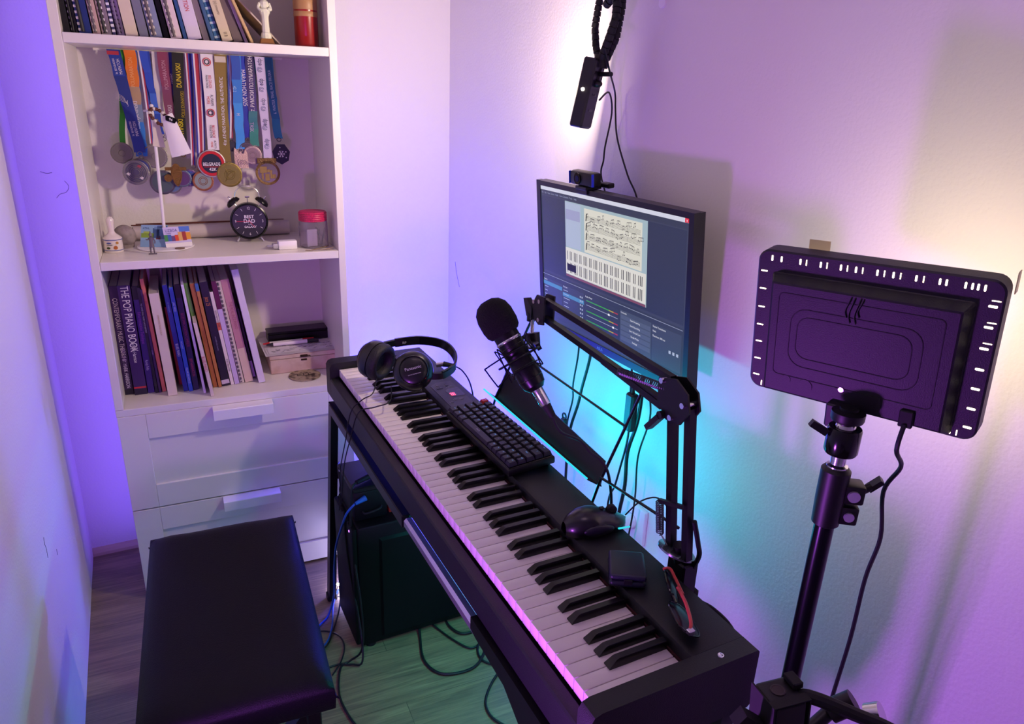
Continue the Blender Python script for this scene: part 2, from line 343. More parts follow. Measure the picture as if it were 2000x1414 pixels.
# ================= bench =================
bn = thing('piano_bench', 'low rectangular piano bench with a black padded seat', 'bench', (.327, -1.055, 0), (0, 0, math.radians(-4.3)))
LE = mat('black_leather', '#060509', .5, spec=.22, bump=.3, bscale=500.)
def cushion(hx, hy, z0, z1):
    b = MB(); N = 14; M_ = 24; P = {}; vs = []; fs = []
    for i in range(N+1):
        for j in range(M_+1):
            u = -1+2*i/N; v = -1+2*j/M_
            def e(t): return math.copysign(abs(t)**.6, t)
            x = hx*e(u)*1.0; y = hy*e(v)
            ed = (1-abs(u)**6)*(1-abs(v)**10)
            vs.append((x, y, z1-.018*(1-max(0, ed))**1.0-.001*math.sin(9*u+4*v)))
    for i in range(N):
        for j in range(M_): a = i*(M_+1)+j; fs.append((a, a+M_+1, a+M_+2, a+1))
    b.add(vs, fs)
    rim = [i*(M_+1) for i in range(N+1)]+[N*(M_+1)+j for j in range(1, M_+1)]+[i*(M_+1)+M_ for i in range(N-1, -1, -1)]+[j for j in range(M_-1, 0, -1)]
    rv = [vs[k] for k in rim]; n = len(rv)
    rings = [rv]
    for (s, z) in ((1.012, z1-.026), (1.016, z1-.04), (1.008, z0+.004), (.99, z0)):
        rings.append([(p[0]*s, p[1]*(1+(s-1)*.6), z) for p in rv])
    allv = [p for r in rings for p in r]
    ff = [(r*n+k, r*n+(k+1) % n, (r+1)*n+(k+1) % n, (r+1)*n+k) for r in range(len(rings)-1) for k in range(n)]
    ff.append(tuple((len(rings)-1)*n+k for k in range(n)))
    b.add(allv, ff)
    return b
c = cushion(.152, .283, .425, .492)
cme = c.mesh('seat_cushion', LE, 60)
bm = bmesh.new(); bm.from_mesh(cme); bmesh.ops.remove_doubles(bm, verts=bm.verts, dist=1e-5); bmesh.ops.recalc_face_normals(bm, faces=bm.faces); bm.to_mesh(cme); bm.free()
cme.polygons.foreach_set('use_smooth', [True]*len(cme.polygons))
cs = obj('seat_cushion', cme, None, bn)
obj('seam_piping', MB().tube([(-.1535, -.262, .452), (-.1545, 0, .452), (-.1535, .262, .452), (-.146, .2815, .452), (0, .2845, .452), (.146, .2815, .452), (.1535, .262, .452), (.1545, 0, .452), (.1535, -.262, .452), (.146, -.2815, .452), (0, -.2845, .452), (-.146, -.2815, .452)], .0014, n=6, sub=4, closed=True), LE, cs)
obj('seat_frame', MB().box(-.13, .13, -.26, .26, .405, .425), BLKM, bn)
for sy in (-.235, .235):
    for s in (-1, 1):
        l = obj('leg', MB().bar((s*.125, sy+s*.012, .405), (-s*.15, sy+s*.012, .015), .02, .03, up=(0, 1, 0)), BLKM, bn)
        obj('foot', MB().rbox(-s*.15-.02, -s*.15+.02, sy+s*.012-.013, sy+s*.012+.013, 0, .024, .003), RUB, l)
for s in (-1, 1):
    obj('seat_bracket', MB().rbox(s*.118-.012, s*.118+.012, -.274, -.246, .378, .424, .002), BLKM, bn)
# ================= monitor =================
def M3(e, u, o):
    e = Vector(e).normalized(); u = Vector(u); n = e.cross(u).normalized(); u = n.cross(e)
    return Matrix(((e.x, u.x, n.x, o[0]), (e.y, u.y, n.y, o[1]), (e.z, u.z, n.z, o[2]), (0, 0, 0, 1)))
MM = M3((.01464, -.99983, .01112), (-.09097, .00975, .99581), (1.114, -1.0989, 1.0881))
mo = thing('monitor', 'wall mounted flat monitor showing sheet music above the piano', 'monitor', MM)
def em(name, h, s=1.): return mat('screen_'+name, '#050507', .25, emit=h, es=s)
MP = mat('monitor_plastic', '#0d0c14', .35)
def ring(b, x0, x1, y0, y1, X0, X1, Y0, Y1, z0, z1):
    b.box(x0, X0, y0, y1, z0, z1); b.box(X1, x1, y0, y1, z0, z1); b.box(X0, X1, Y1, y1, z0, z1); b.box(X0, X1, y0, Y0, z0, z1); return b
ML, MR, MT, MBt = -.271, .271, .162, -.184; sx0, sx1, sy0, sy1 = -.255, .258, -.168, .151
obj('bezel', ring(MB(), ML, MR, MBt, MT, sx0, sx1, sy0, sy1, -.014, 0), MP, mo)
hs = MB(); hs.box(ML+.001, MR-.001, MBt+.001, MT-.001, -.026, -.0135); hs.hull([(x, y, z) for x, y, z in ((-.22, -.15, -.026), (.22, -.15, -.026), (-.22, .12, -.026), (.22, .12, -.026), (-.18, -.12, -.045), (.18, -.12, -.045), (-.18, .09, -.045), (.18, .09, -.045))])
obj('back_shell', hs, MP, mo)
br = MB(); br.rbox(-.05, .05, -.05, .05, -.049, -.044, .002); br.bar((0, 0, -.048), (0, .010, -.085), .035, .05, up=(0, 1, 0)); obj('wall_bracket', br, BLKM, mo)
sc = obj('screen', MB().box(sx0, sx1, sy0, sy1, -.006, -.002), em('bg', '#3a4058'), mo)
def pnl(name, x0, x1, y0, y1, m, lv=1, par=None): return obj(name, MB().box(x0, x1, y0, y1, -.002, -.002+.0002*lv), m, par or sc)
pnl('title_bar', sx0, sx1, .1425, sy1, em('bar', '#cfd0e0'))
pnl('close_button', .246, .2575, .1428, .1505, em('red', '#d82038'), 2)
text('x', .008, em('w', '#e8e8f0'), sc, T((.2515, .147, -.0014)), name='close_mark')
pnl('menu_bar', sx0, sx1, .131, .142, em('menu', '#343a50'))
for i, s_ in enumerate(('File', 'Edit', 'View', 'Docks', 'Profile', 'Scene Collection', 'Tools', 'Help')):
    text(s_, .0055, em('grey', '#9aa0b8'), sc, T((-.250+[0, .013, .026, .040, .058, .078, .118, .137][i], .1365, -.0015)), name='menu_word', align='LEFT')
pnl('preview_area', -.252, .252, -.046, .129, em('prev', '#2f3650'))
vw = pnl('music_window', -.150, .143, -.040, .129, em('frame', '#9fb4bd'), 2)
pnl('side_pane', -.149, -.087, .029, .127, em('side', '#a9b4cc'), 3)
pnl('side_tab', -.147, -.090, .090, .112, em('side2', '#9a9cc0'), 4)
sh_ = pnl('sheet_music', -.073, .127, .029, .123, em('paper', '#d6d3c6'), 3)
ink = em('ink', '#26262e', .6)
bm_ = MB(); rn = random.Random(3)
for k, yy in enumerate((.105, .085, .0645, .043)):
    for l in range(5): bm_.box(-.068, .122, yy-.006+l*.0022, yy-.006+l*.0022+.0004, -.00139, -.00134)
    x = -.064
    bm_.rod((-.066, yy-.008, -.00135), (-.063, yy+.008, -.00135), .0012, n=6)
    while x < .116:
        n_ = rn.choice((2, 3, 4)); y = yy+rn.uniform(-.006, .006); xs = []
        for j in range(n_):
            y += rn.uniform(-.002, .002); X = bm_.X; bm_.X = T((x, y, -.0014)) @ Matrix.Diagonal((1, .75, .05, 1)); bm_.lathe([(0, 0), (.0014, 0), (.0014, .001), (0, .001)], 8); bm_.X = X
            bm_.box(x+.0010, x+.0014, y, y+.007, -.00139, -.00134); xs.append((x+.0012, y+.007)); x += .0048
        bm_.bar((xs[0][0], xs[0][1], -.00137), (xs[-1][0], xs[-1][1], -.00137), .0012, .0001, up=(0, 0, 1))
        x += rn.uniform(.002, .007)
    for xx in (-.02, .03, .08): bm_.box(xx, xx+.0004, yy-.006, yy+.003, -.00139, -.00134)
obj('notes', bm_, ink, sc, smooth=0)
kbp = pnl('keyboard_picture', -.150, .141, -.034, .0265, em('keys', '#d9d6cf'), 3)
b = MB()
for (y0, y1, sk) in ((-.001, .019, 0), (-.030, -.007, 0)):
    for i in range(51):
        if 'ABCDEFG'[i % 7] in 'ACDFG':
            x = -.148+(i+1)*.2885/52; b.box(x-.00105, x+.00105, y0, y1, -.0014, -.00135)
b.box(-.145, -.11, -.026, -.010, -.0014, -.00134)
obj('black_keys_picture', b, em('dk', '#1b1b2a', .7), sc, smooth=0)
pnl('caption_strip', -.150, .141, -.040, -.035, em('cap', '#7d4a60'), 3)
pnl('dock_area', sx0, sx1, -.147, -.052, em('dock', '#333a50'))
for x0, x1, y0, y1, h, nm in ((-.254, -.170, -.143, -.066, '#39415b', 'scene_dock'), (-.167, -.078, -.143, -.066, '#39415b', 'source_dock'), (-.075, .055, -.143, -.066, '#333b50', 'mixer_dock'), (.058, .161, -.143, -.066, '#444d63', 'control_dock'), (.164, .250, -.143, -.066, '#3c445c', 'side_dock')):
    pnl(nm, x0, x1, y0, y1, em(nm, h), 2)
pnl('selected_row', -.254, -.170, -.082, -.073, em('sel', '#4a86b0'), 3); pnl('selected_row', -.167, -.078, -.092, -.083, em('sel', '#4a86b0'), 3)
pnl('divider', -.255, .252, -.0565, -.0555, em('div', '#8d93ad'), 3)
for y in (-.079, -.103, -.125):
    pnl('level_meter', -.068, .018, y-.0012, y+.0012, em('green', '#3a9a48'), 3); pnl('level_meter', .018, .035, y-.0012, y+.0012, em('yel', '#b09a30'), 3); pnl('level_meter', .035, .050, y-.0012, y+.0012, em('redm', '#a83a48'), 3)
for y, k in ((-.089, .018), (-.113, .034)):
    pnl('fader_track', -.068, .050, y-.0006, y+.0006, em('grey', '#9aa0b8'), 3); pnl('fader_knob', k-.003, k+.003, y-.002, y+.002, em('w', '#e8e8f0'), 4)
for i in range(5):
    y = -.080-i*.0115; pnl('control_button', .061, .158, y-.0045, y+.0045, em('btn', '#505a72'), 3)
    text(('Start Streaming', 'Start Recording', 'Start Virtual Cam', 'Studio Mode', 'Settings')[i], .0052, em('w', '#e8e8f0'), sc, T((.109, y, -.0012)), name='button_word')
for s_, x, y in (('Scenes', -.251, -.069), ('Sources', -.164, -.069), ('Audio Mixer', -.072, -.070), ('Controls', .061, -.0705), ('Scene Transitions', .166, -.0705), ('Fade', .166, -.080), ('Duration 300 ms', .166, -.090)):
    text(s_, .0055, em('w', '#e8e8f0'), sc, T((x, y, -.0012)), name='heading_word', align='LEFT')
b = MB()
for i in range(6):
    for x in (-.094, -.087): b.box(x, x+.004, -.079-i*.0095, -.075-i*.0095, -.0014, -.0013)
    b.box(-.163, -.163+.018+.004*(i % 3), -.078-i*.0095, -.0765-i*.0095, -.0014, -.0013)
    if i: b.box(-.250, -.250+.014+.004*(i % 2), -.078-i*.0095, -.0765-i*.0095, -.0014, -.0013)
for x in (.215, .226, .237): b.box(x, x+.006, -.112, -.106, -.0014, -.0013)
obj('list_icons', b, em('ltg', '#a9b2cc'), sc, smooth=0)
pnl('task_bar', sx0, sx1, sy0, -.157, em('task', '#3b4358'), 1)
text('LIVE: 00:00:00   REC: 00:00:00   CPU: 1.2%, 30.00 fps', .0052, em('grey', '#9aa0b8'), sc, T((.120, -.152, -.0015)), name='status_words', align='LEFT')
text('^  8:12 PM', .0065, em('w', '#e8e8f0'), sc, T((.205, -.1625, -.0013)), name='clock_words')
text('ASUS', .0095, mat('logo_grey', '#8d93a6', .4), mo, T((-.014, -.1762, .0003)), name='logo_lettering')
# ---- webcam on the monitor
wc = thing('webcam', 'small black webcam clipped on the top edge of the monitor', 'webcam', MM @ T((-.075, .1625, -.004)))
obj('mounting_clip', MB().rbox(-.020, .020, -.001, .006, -.030, .010, .001).rbox(-.020, .020, -.010, .004, .0045, .008, .001).rbox(.014, .046, .002, .012, -.045, -.028, .002), BLK, wc)
wb = obj('camera_body', MB().rbox(-.045, .042, .0065, .036, -.016, .008, .006, 2), BLK, wc)
obj('lens_ring', MB().add([], []).rod((-.012, .021, .008), (-.012, .021, .0105), .012, n=28), BLKG, wb)
obj('lens_glass', MB().rod((-.012, .021, .0104), (-.012, .021, .0112), .0065, n=24), mat('lens_blue', '#1b2350', .1), wb)
obj('edge_trim', MB().rbox(-.0458, -.0445, .0085, .034, .0035, .0092, .0004).rbox(.0405, .0420, .0085, .034, .0035, .0092, .0004), mat('trim_blue', '#2b3fd0', .3), wb, 'blue reflective trim strips')

# ================= piano-top things =================
# computer keyboard
kbx = thing('computer_keyboard', 'compact black mechanical keyboard with one red key, on the piano top', 'keyboard', T((.869, -1.120, .7536)) @ Rz(math.radians(-90+1.5)) @ Rx(math.radians(4.5)) @ T((0, 0, .006)))
# local: x right, y away from player (rear); tilted up at rear
KW, KD = .292, .103
obj('case', MB().rbox(-KW/2, KW/2, -KD/2, KD/2, -.001, .014, .003, 2), BLK, kbx)
obj('switch_plate', MB().rbox(-KW/2+.003, KW/2-.003, -KD/2+.003, KD/2-.003, .013, .0155, .001), BLKG, kbx)
for sx in (-1, 1): obj('flip_foot', MB().rbox(sx*.12-.012, sx*.12+.012, KD/2-.018, KD/2-.006, -.0105, 0, .001), RUB, kbx)
KC = mat('keycap_dark', '#171620', .45); KR = mat('keycap_red', '#c23326', .4); LGB = mat('key_legend', '#101820', .5, emit='#6fb4ff', es=.9)
rows = [[('Esc', 1)]+[(c, 1) for c in '1234567890-=']+[('Back', 2)], [('Tab', 1.5)]+[(c, 1) for c in 'QWERTYUIOP[]']+[('\\', 1.5)], [('Caps', 1.75)]+[(c, 1) for c in "ASDFGHJKL;'"]+[('Enter', 2.25)], [('Shift', 2.25)]+[(c, 1) for c in 'ZXCVBNM,./']+[('Shift', 1.), ('^', 1), ('Del', .75)], [('Ctrl', 1.25), ('Win', 1.25), ('Alt', 1.25), (' ', 6.25), ('Alt', 1), ('Fn', 1), ('<', 1), ('v', 1), ('>', 1)]]
U_ = .019; capm = {}
for r_, row in enumerate(rows):
    x = -KW/2+.0035
    for c_, u_ in row:
        wd = u_*U_; cx = x+wd/2; cy = KD/2-.0045-(r_+.5)*U_; x += wd
        k = (round(u_, 2), c_ == 'Esc')
        if k not in capm:
            hw = wd/2-.0007; b = MB()
            b.hull([(sx*hw, sy*.0088, 0) for sx in (-1, 1) for sy in (-1, 1)]+[(sx*(hw-.0006), sy*.0083, .003) for sx in (-1, 1) for sy in (-1, 1)]+[(sx*(hw-.0028), .0005+sy*.0064, .0078) for sx in (-1, 1) for sy in (-1, 1)])
            capm[k] = b.mesh('keycap', KR if c_ == 'Esc' else KC, 25)
        kc = obj('keycap', capm[k], None, kbx, loc=(cx, cy, .0175))
        if c_ == 'Esc': kc['label'] = 'red keycap'
        if c_ == ' ': text('SPACE', .005, mat('space_mark', '#b8b4c8', .5), kc, T((0, .001, .0080)), name='legend')
        else: text(c_, .0058 if len(c_) == 1 else .0034, LGB, kc, T((0, .003, .0080)), name='legend')
# mouse
ms = thing('computer_mouse', 'black ergonomic computer mouse resting on the piano top', 'mouse', T((.880, -1.472, .7536)) @ Rz(math.radians(-8)))
b = MB(); N = 20; M_ = 28; vs = []; fs = []
def mp(u, v):  # u along length 0..1 (tail->nose), v around 0..1 half-shell
    L = .114; x = (u-.5)*L; wdt = .033*(math.sin(PI*min(1, u*1.0+.02))**.42)*(1-.16*math.exp(-((u-.62)/.13)**2)); h = .041*(math.sin(PI*(.06+.86*u))**.55)*(1.08-.55*u)*1.12
    a = PI*v; y = wdt*math.cos(a); z = h*math.sin(a)**.7
    return (x, y*(1 if z > .006 else .93), z)
for i in range(N+1):
    for j in range(M_+1): vs.append(mp(i/N, j/M_))
for i in range(N):
    for j in range(M_): a = i*(M_+1)+j; fs.append((a, a+1, a+M_+2, a+M_+1))
b.add(vs, fs); b.X = T((0, 0, .0)); b.add([mp(i/N, 0) for i in range(N+1)]+[mp(i/N, 1) for i in range(N, -1, -1)], [tuple(range(2*N+2))])
ob = obj('shell', b, mat('mouse_shell', '#0c0c12', .3, coat=.2), ms, smooth=60)
obj('scroll_wheel', MB().rod((.028, -.004, .030), (.028, .004, .030), .009, n=20), RUB, ms)
obj('thumb_grip', MB().ball((-.006, -.0285, .013), .016, 12, (1.7, .35, .62)), mat('mouse_grip', '#1c1c26', .35), ms)
obj('dpi_button', MB().rbox(.006, .014, -.004, .004, .0345, .0375, .001), BLK, ms)
obj('glow_strip', MB().rbox(.030, .052, -.0275, -.024, .007, .010, .001), mat('cyan_glow', '#04202a', .4, emit='#30d8e8', es=1.0), ms, 'cyan glowing strip')
solo('mouse_cable', MB().tube([(.927, -1.490, .776), (.955, -1.492, .797), (.985, -1.50, .80), (1.0, -1.515, .775), (1.005, -1.53, .70), (1.01, -1.53, .60), (1.02, -1.50, .45)], .0013), CABLE, 'thin black cable curving from the mouse down behind the piano', 'cable')
# case
ec = thing('earphone_case', 'small dark square plastic case on the piano top', 'case', T((.853, -1.600, .7536)) @ Rz(math.radians(-32)) @ Matrix.Diagonal((.80, .92, .85, 1)))
PCM = mat('case_plastic', '#1d2130', .4)
obj('case_base', MB().rbox(-.034, .034, -.036, .036, 0, .014, .006, 3), PCM, ec)
obj('case_lid', MB().rbox(-.034, .034, -.036, .036, .0145, .026, .006, 3), PCM, ec)
obj('latch', MB().rbox(-.008, .008, -.038, -.034, .009, .019, .001), BLK, ec)
# sunglasses
sg = thing('sunglasses', 'dark sunglasses with red temples lying at the near end of the piano', 'sunglasses', (.86, -1.70, .7536))
DL = mat('dark_lens', '#08081a', .22, spec=.25); RT = mat('red_temple', '#c03a38', .4)
def lens(cx, cy, cz, e, u, w_, h_, nm):
    X = M3(e, u, (cx-.86, cy+1.70, cz-.7536)); b = MB(); b.X = X; n = 28; P = []
    for k in range(n):
        a = 2*PI*k/n; c, s_ = math.cos(a), math.sin(a); P.append((w_*math.copysign(abs(c)**.75, c), h_*math.copysign(abs(s_)**.8, s_)*(1 if s_ < 0 else .8)))
    vs = [(0, 0, .004)]+[(x*q, y*q, .004*(1-q*q)) for q in (.35, .7, 1.) for x, y in P]; fs = [(0, 1+k, 1+(k+1) % n) for k in range(n)]
    for r_ in range(2): fs += [(1+r_*n+k, 1+(r_+1)*n+k, 1+(r_+1)*n+(k+1) % n, 1+r_*n+(k+1) % n) for k in range(n)]
    b.add(vs, fs); b.add([(x, y, z-.0018) for x, y, z in vs], [f[::-1] for f in fs]); obj('lens', b, DL, sg, smooth=60)
    f = MB(); f.X = X; f.tube([(x*1.02, y*1.02, -.0008) for x, y in P], .0016, n=6, sub=2, closed=True); obj('lens_rim', f, BLKG, sg)
ld = Vector((.867-.826, -1.655+1.765, 0)).normalized()
lens(.879, -1.672, .776, (.50, .86, 0), (-.50, .28, .9), .028, .020, 'a'); lens(.852, -1.731, .773, (.34, .94, 0), (-.80, .28, .52), .031, .022, 'b')
def GP(*p): return [(x-.86, y+1.70, z-.7536) for x, y, z in p]
obj('bridge', MB().tube(GP((.862, -1.694, .783), (.857, -1.702, .787), (.855, -1.710, .783)), .0018, n=6), BLKG, sg)
obj('temple', MB().tube(GP((.833, -1.765, .785), (.843, -1.755, .789), (.861, -1.722, .790), (.874, -1.69, .787)), .0024, n=8), RT, sg, 'red temple')
obj('temple', MB().tube(GP((.884, -1.645, .785), (.890, -1.652, .789), (.884, -1.672, .788), (.876, -1.70, .782)), .0022, n=8), RT, sg, 'red temple')
obj('hinge', MB().rbox(.829-.86, .839-.86, -1.770+1.70, -1.762+1.70, .781-.7536, .788-.7536, .001), CHROME, sg)
# headphones
hp = thing('headphones', 'black over ear headphones lying on the far end of the piano', 'headphones', (.77, -.77, .7536))
HPM = mat('headphone_plastic', '#0b0b10', .3, coat=.15); PAD = mat('ear_pad', '#0f0f15', .6, bump=.6, bscale=260.)
def cup(c, ax, up, nm, deep=1.):
    X = M3(Vector(up).cross(Vector(ax)), up, (c[0]-.77, c[1]+.77, c[2]-.7536))  # z axis = ax (outwards)
    s_ = obj('ear_cup', (lambda b: (setattr(b, 'X', X @ Matrix.Scale(1.2, 4)), b.lathe([(0, .030), (.020, .0295), (.031, .026), (.038, .018), (.040, .008), (.039, 0), (.030, 0)], 40), b)[-1])(MB()), HPM, hp, smooth=50)
    obj('ear_pad', (lambda b: (setattr(b, 'X', X @ Matrix.Scale(1.2, 4)), b.lathe([(.0225, -.001), (.0215, -.010), (.026, -.019), (.032, -.021), (.0375, -.017), (.0395, -.009), (.038, -.001)], 40), b.rod((0, 0, -.004), (0, 0, -.001), .024, n=30), b)[-1])(MB()), PAD, s_, smooth=60)
    obj('cup_ring', (lambda b: (setattr(b, 'X', X @ Matrix.Scale(1.2, 4)), b.lathe([(.027, .0285), (.028, .0297), (.029, .0283)], 40, False), b)[-1])(MB()), BLKG, s_)
    return X, s_
X1, c1 = cup((.737, -.717, .810), (-.55, .80, .18), (.35, .05, .93), 'a')
X2, c2 = cup((.800, -.800, .803), (-.28, -.86, .43), (.90, -.2, .2), 'b')
text('Panasonic', .0100, LG, c2, X2 @ T((-.005, 0, .0364)) @ Rz(math.radians(90)), name='cup_lettering')
text('stereo headphones', .004, LG, c2, X2 @ T((.009, 0, .0364)) @ Rz(math.radians(90)), name='cup_lettering')
bp_ = [(.742, -.700, .838), (.790, -.695, .842), (.850, -.706, .845), (.900, -.735, .838), (.915, -.775, .822), (.900, -.815, .806), (.862, -.832, .796), (.830, -.825, .796)]
def band(pts, w_, t, nm, m, z=0):
    b = MB(); Q = []
    P = [Vector(p) for p in pts]; L = len(P)
    for i in range(L-1):
        p0 = P[max(i-1, 0)]; p1 = P[i]; p2 = P[i+1]; p3 = P[min(i+2, L-1)]
        for k in range(8):
            t_ = k/8; Q.append(.5*((2*p1)+(p2-p0)*t_+(2*p0-5*p1+4*p2-p3)*t_*t_+(3*p1-p0-3*p2+p3)*t_**3))
    Q.append(P[-1]); vs = []; fs = []
    for i, p in enumerate(Q):
        d = (Q[min(i+1, len(Q)-1)]-Q[max(i-1, 0)]).normalized(); u = Vector((.1, -.1, 1)); s_ = d.cross(u).normalized(); u = s_.cross(d)
        p = p-Vector((.77, -.77, .7536))
        vs += [p+s_*a*t/2+u*c*w_/2 for a, c in ((-1, -1), (-1, 1), (1, 1), (1, -1))]
    for i in range(len(Q)-1): fs += [(4*i+k, 4*i+(k+1) % 4, 4*i+4+(k+1) % 4, 4*i+4+k) for k in range(4)]
    fs += [(0, 1, 2, 3), (4*len(Q)-4, 4*len(Q)-3, 4*len(Q)-2, 4*len(Q)-1)]
    b.add(vs, fs); return obj(nm, b, m, hp, smooth=40)
hb = band(bp_[1:-1], .022, .005, 'headband', HPM); band(bp_[:3], .016, .008, 'slider_arm', BLK); band(bp_[-3:], .016, .008, 'slider_arm', BLK)
text('RP', .009, LG, hb, M3((1, -.12, .0), (.05, 0, 1), (.812-.77, -.6985+.77-.003, .842-.7536)) @ T((0, 0, .003)), name='band_lettering')
solo('headphone_cable', MB().tube([(.728, -.742, .776), (.70, -.80, .762), (.675, -.80, .75), (.652, -.780, .715), (.645, -.740, .62), (.638, -.70, .52), (.636, -.695, .45), (.632, -.69, .40)], .0014), CABLE, 'thin black cable hanging over the front of the piano, left of its twin', 'cable')
solo('headphone_cable', MB().tube([(.745, -.80, .772), (.72, -.865, .7645), (.685, -.865, .756), (.655, -.835, .735), (.645, -.79, .65), (.640, -.74, .56), (.638, -.71, .47), (.636, -.70, .42)], .0014), CABLE, 'thin black cable hanging over the front of the piano, right of its twin', 'cable')
jp = thing('audio_adapter', 'short chrome and black jack adapter behind the headphones on the piano', 'adapter', (.93, -.70, .7536))
obj('plug_sleeve', MB().rod((-.028, .012, .012), (-.010, .006, .014), .0065, n=16), CHROME, jp); obj('plug_boot', MB().rod((-.010, .006, .014), (.012, -.010, .012), .0075, .005, n=16), RUB, jp)
obj('cable_tail', MB().tube([(.012, -.010, .012), (.03, -.03, .0), (.036, -.07, -.03), (.04, -.10, -.12)], .002), CABLE, jp)

# ================= music rest =================
mr = thing('music_rest', 'black wire music rest with a folded tray standing behind the piano keys', 'music rest', (.95, -1.15, .70))
def MRp(*p): return [(x-.95, y+1.15, z-.70) for x, y, z in p]
RB = mat('rest_black', '#0e0d13', .5)
tr = obj('tray', MB().hull(MRp((.951, -.940, .766), (.951, -1.378, .766), (.9535, -.940, .765), (.9535, -1.378, .765), (.974, -.946, .836), (.969, -1.362, .806), (.9765, -.946, .835), (.9715, -1.362, .805))), RB, mr)
obj('tray_lip', MB().hull(MRp((.942, -.900, .770), (.942, -1.352, .766), (.955, -.940, .763), (.955, -1.378, .763), (.942, -.900, .7715), (.942, -1.352, .7675), (.955, -.940, .7665), (.955, -1.378, .7665))), RB, mr)
CY = mat('edge_glow_cyan', '#062028', .4, emit='#2fd6ea', es=1.1)  # cyan glow of the tray edge is set in its own material
obj('glowing_edge', MB().bar(MRp((.941, -.897, .7728))[0], MRp((.941, -1.350, .7688))[0], .003, .0025), CY, mr, 'thin glowing cyan line on the tray edge')
for p, q in (((.951, -.942, .770), (1.0, -1.012, .978)), ((.951, -1.376, .772), (1.0, -1.411, .962))):
    obj('upright_rod', MB().rod(*MRp(p, q), .0028, n=8), BLKM, mr)
    obj('lower_rod', MB().rod(*MRp(p, (.934, p[1]+.02, .66)), .0028, n=8), BLKM, mr)
obj('cross_rod', MB().rod(*MRp((.981, -.984, .893), (.981, -1.396, .889)), .0026, n=8), BLKM, mr)
obj('side_rod', MB().rod(*MRp((.952, -1.376, .783), (.950, -1.595, .808)), .0026, n=8), BLKM, mr)

# ================= boom arm and microphone =================
ba = thing('boom_arm', 'black scissor boom arm clamped to the rear edge of the piano', 'boom arm', (.93, -1.62, .70))
def B(*p): return [(x-.93, y+1.62, z-.70) for x, y, z in p]
AM = mat('arm_metal', '#0c0b10', .42, .2)
obj('clamp', MB().rbox(-.012, .030, -.022, .022, .000, .012, .002).rbox(.000, .030, -.020, .020, -.03, .07, .003).rod((.008, 0, -.05), (.008, 0, 0), .006), AM, ba)
bd = obj('base_disc', (lambda b: (setattr(b, 'X', M3((.80, .50, -.25), (-.45, .85, .20), B((.936, -1.612, .781))[0])), b.lathe([(0, .003), (.026, .003), (.030, .0015), (.030, -.0015), (0, -.002)], 36), b)[-1])(MB()), mat('disc_grey', '#8a9498', .22, .85), ba, 'tilted grey metal disc')
obj('post', MB().rod(*B((.938, -1.62, .765), (.930, -1.622, .80)), .009), AM, ba)
for y in (-1.603, -1.640):
    obj('lower_bar', MB().bar(*B((.932, y, .785), (.900, y, 1.040)), .012, .012, up=(0, 1, 0)), AM, ba)
for (a, c) in (((.900, -1.598, 1.066), (.900, -1.235, 1.083)), ((.900, -1.600, 1.024), (.900, -1.235, 1.050))):
    obj('upper_bar', MB().bar(*B(a, c), .010, .010), AM, ba)
def spring(p, q, r, turns, nm='spring'):
    p, q = Vector(p), Vector(q); d = (q-p); L = d.length; d.normalize(); a = d.orthogonal().normalized(); c = d.cross(a); N = turns*8
    return obj(nm, MB().tube([p+d*L*i/N+(a*math.cos(2*PI*i/8)+c*math.sin(2*PI*i/8))*r for i in range(N+1)], .0010, n=5, sub=0), mat('spring_steel', '#55555e', .35, .9), ba)
spring(*B((.893, -1.480, 1.037), (.893, -1.595, 1.052)), .0055, 26); spring(*B((.903, -1.598, .868), (.918, -1.590, .805)), .0055, 18)
obj('spring_bracket', MB().bar(*B((.903, -1.597, .870), (.905, -1.645, .885)), .006, .006), AM, ba); obj('spring_hook', MB().tube(B((.918, -1.590, .805), (.922, -1.598, .795), (.926, -1.604, .785)), .0012), CHROME, ba)
obj('spring_bracket', MB().bar(*B((.897, -1.43, 1.036), (.897, -1.585, 1.020)), .007, .010), AM, ba)
el = MB()
for x in (.889, .907):
    el.prism([(B((0, y, z))[0][1], B((0, y, z))[0][2]) for y, z in ((-1.582, 1.065), (-1.618, 1.075), (-1.644, 1.062), (-1.652, 1.038), (-1.636, 1.014), (-1.606, 1.010), (-1.584, 1.030))], x-.93-.0015, x-.93+.0015, 'x')
e_ = obj('elbow_plate', el, AM, ba)
for y, z in ((-1.592, 1.064), (-1.640, 1.045), (-1.618, 1.018)): obj('bolt', MB().rod(*B((.883, y, z), (.911, y, z)), .0042, n=12), CHROME, e_)
obj('wing_knob', MB().bar(*B((.885, -1.598, 1.012), (.884, -1.575, .985)), .012, .008).rod(*B((.88, -1.60, 1.015), (.90, -1.60, 1.015)), .006), BLK, ba)
tp = MB()
for x in (.889, .909):
    tp.prism([(B((0, y, z))[0][1], B((0, y, z))[0][2]) for y, z in ((-1.250, 1.094), (-1.222, 1.092), (-1.205, 1.070), (-1.215, 1.045), (-1.232, 1.038), (-1.250, 1.042))], x-.93-.0015, x-.93+.0015, 'x')
t_ = obj('tip_plate', tp, AM, ba)
for y, z in ((-1.236, 1.083), (-1.236, 1.049), (-1.216, 1.078)): obj('bolt', MB().rod(*B((.884, y, z), (.913, y, z)), .004, n=12), CHROME, t_)
obj('wing_knob', MB().hull(B((.884, -1.178, 1.075), (.894, -1.178, 1.075), (.884, -1.190, 1.078), (.894, -1.190, 1.078), (.884, -1.192, 1.045), (.896, -1.192, 1.045), (.884, -1.210, 1.040), (.896, -1.210, 1.045), (.886, -1.208, 1.062), (.896, -1.208, 1.062))).rod(*B((.890, -1.20, 1.036), (.890, -1.20, 1.052)), .008), BLK, ba)
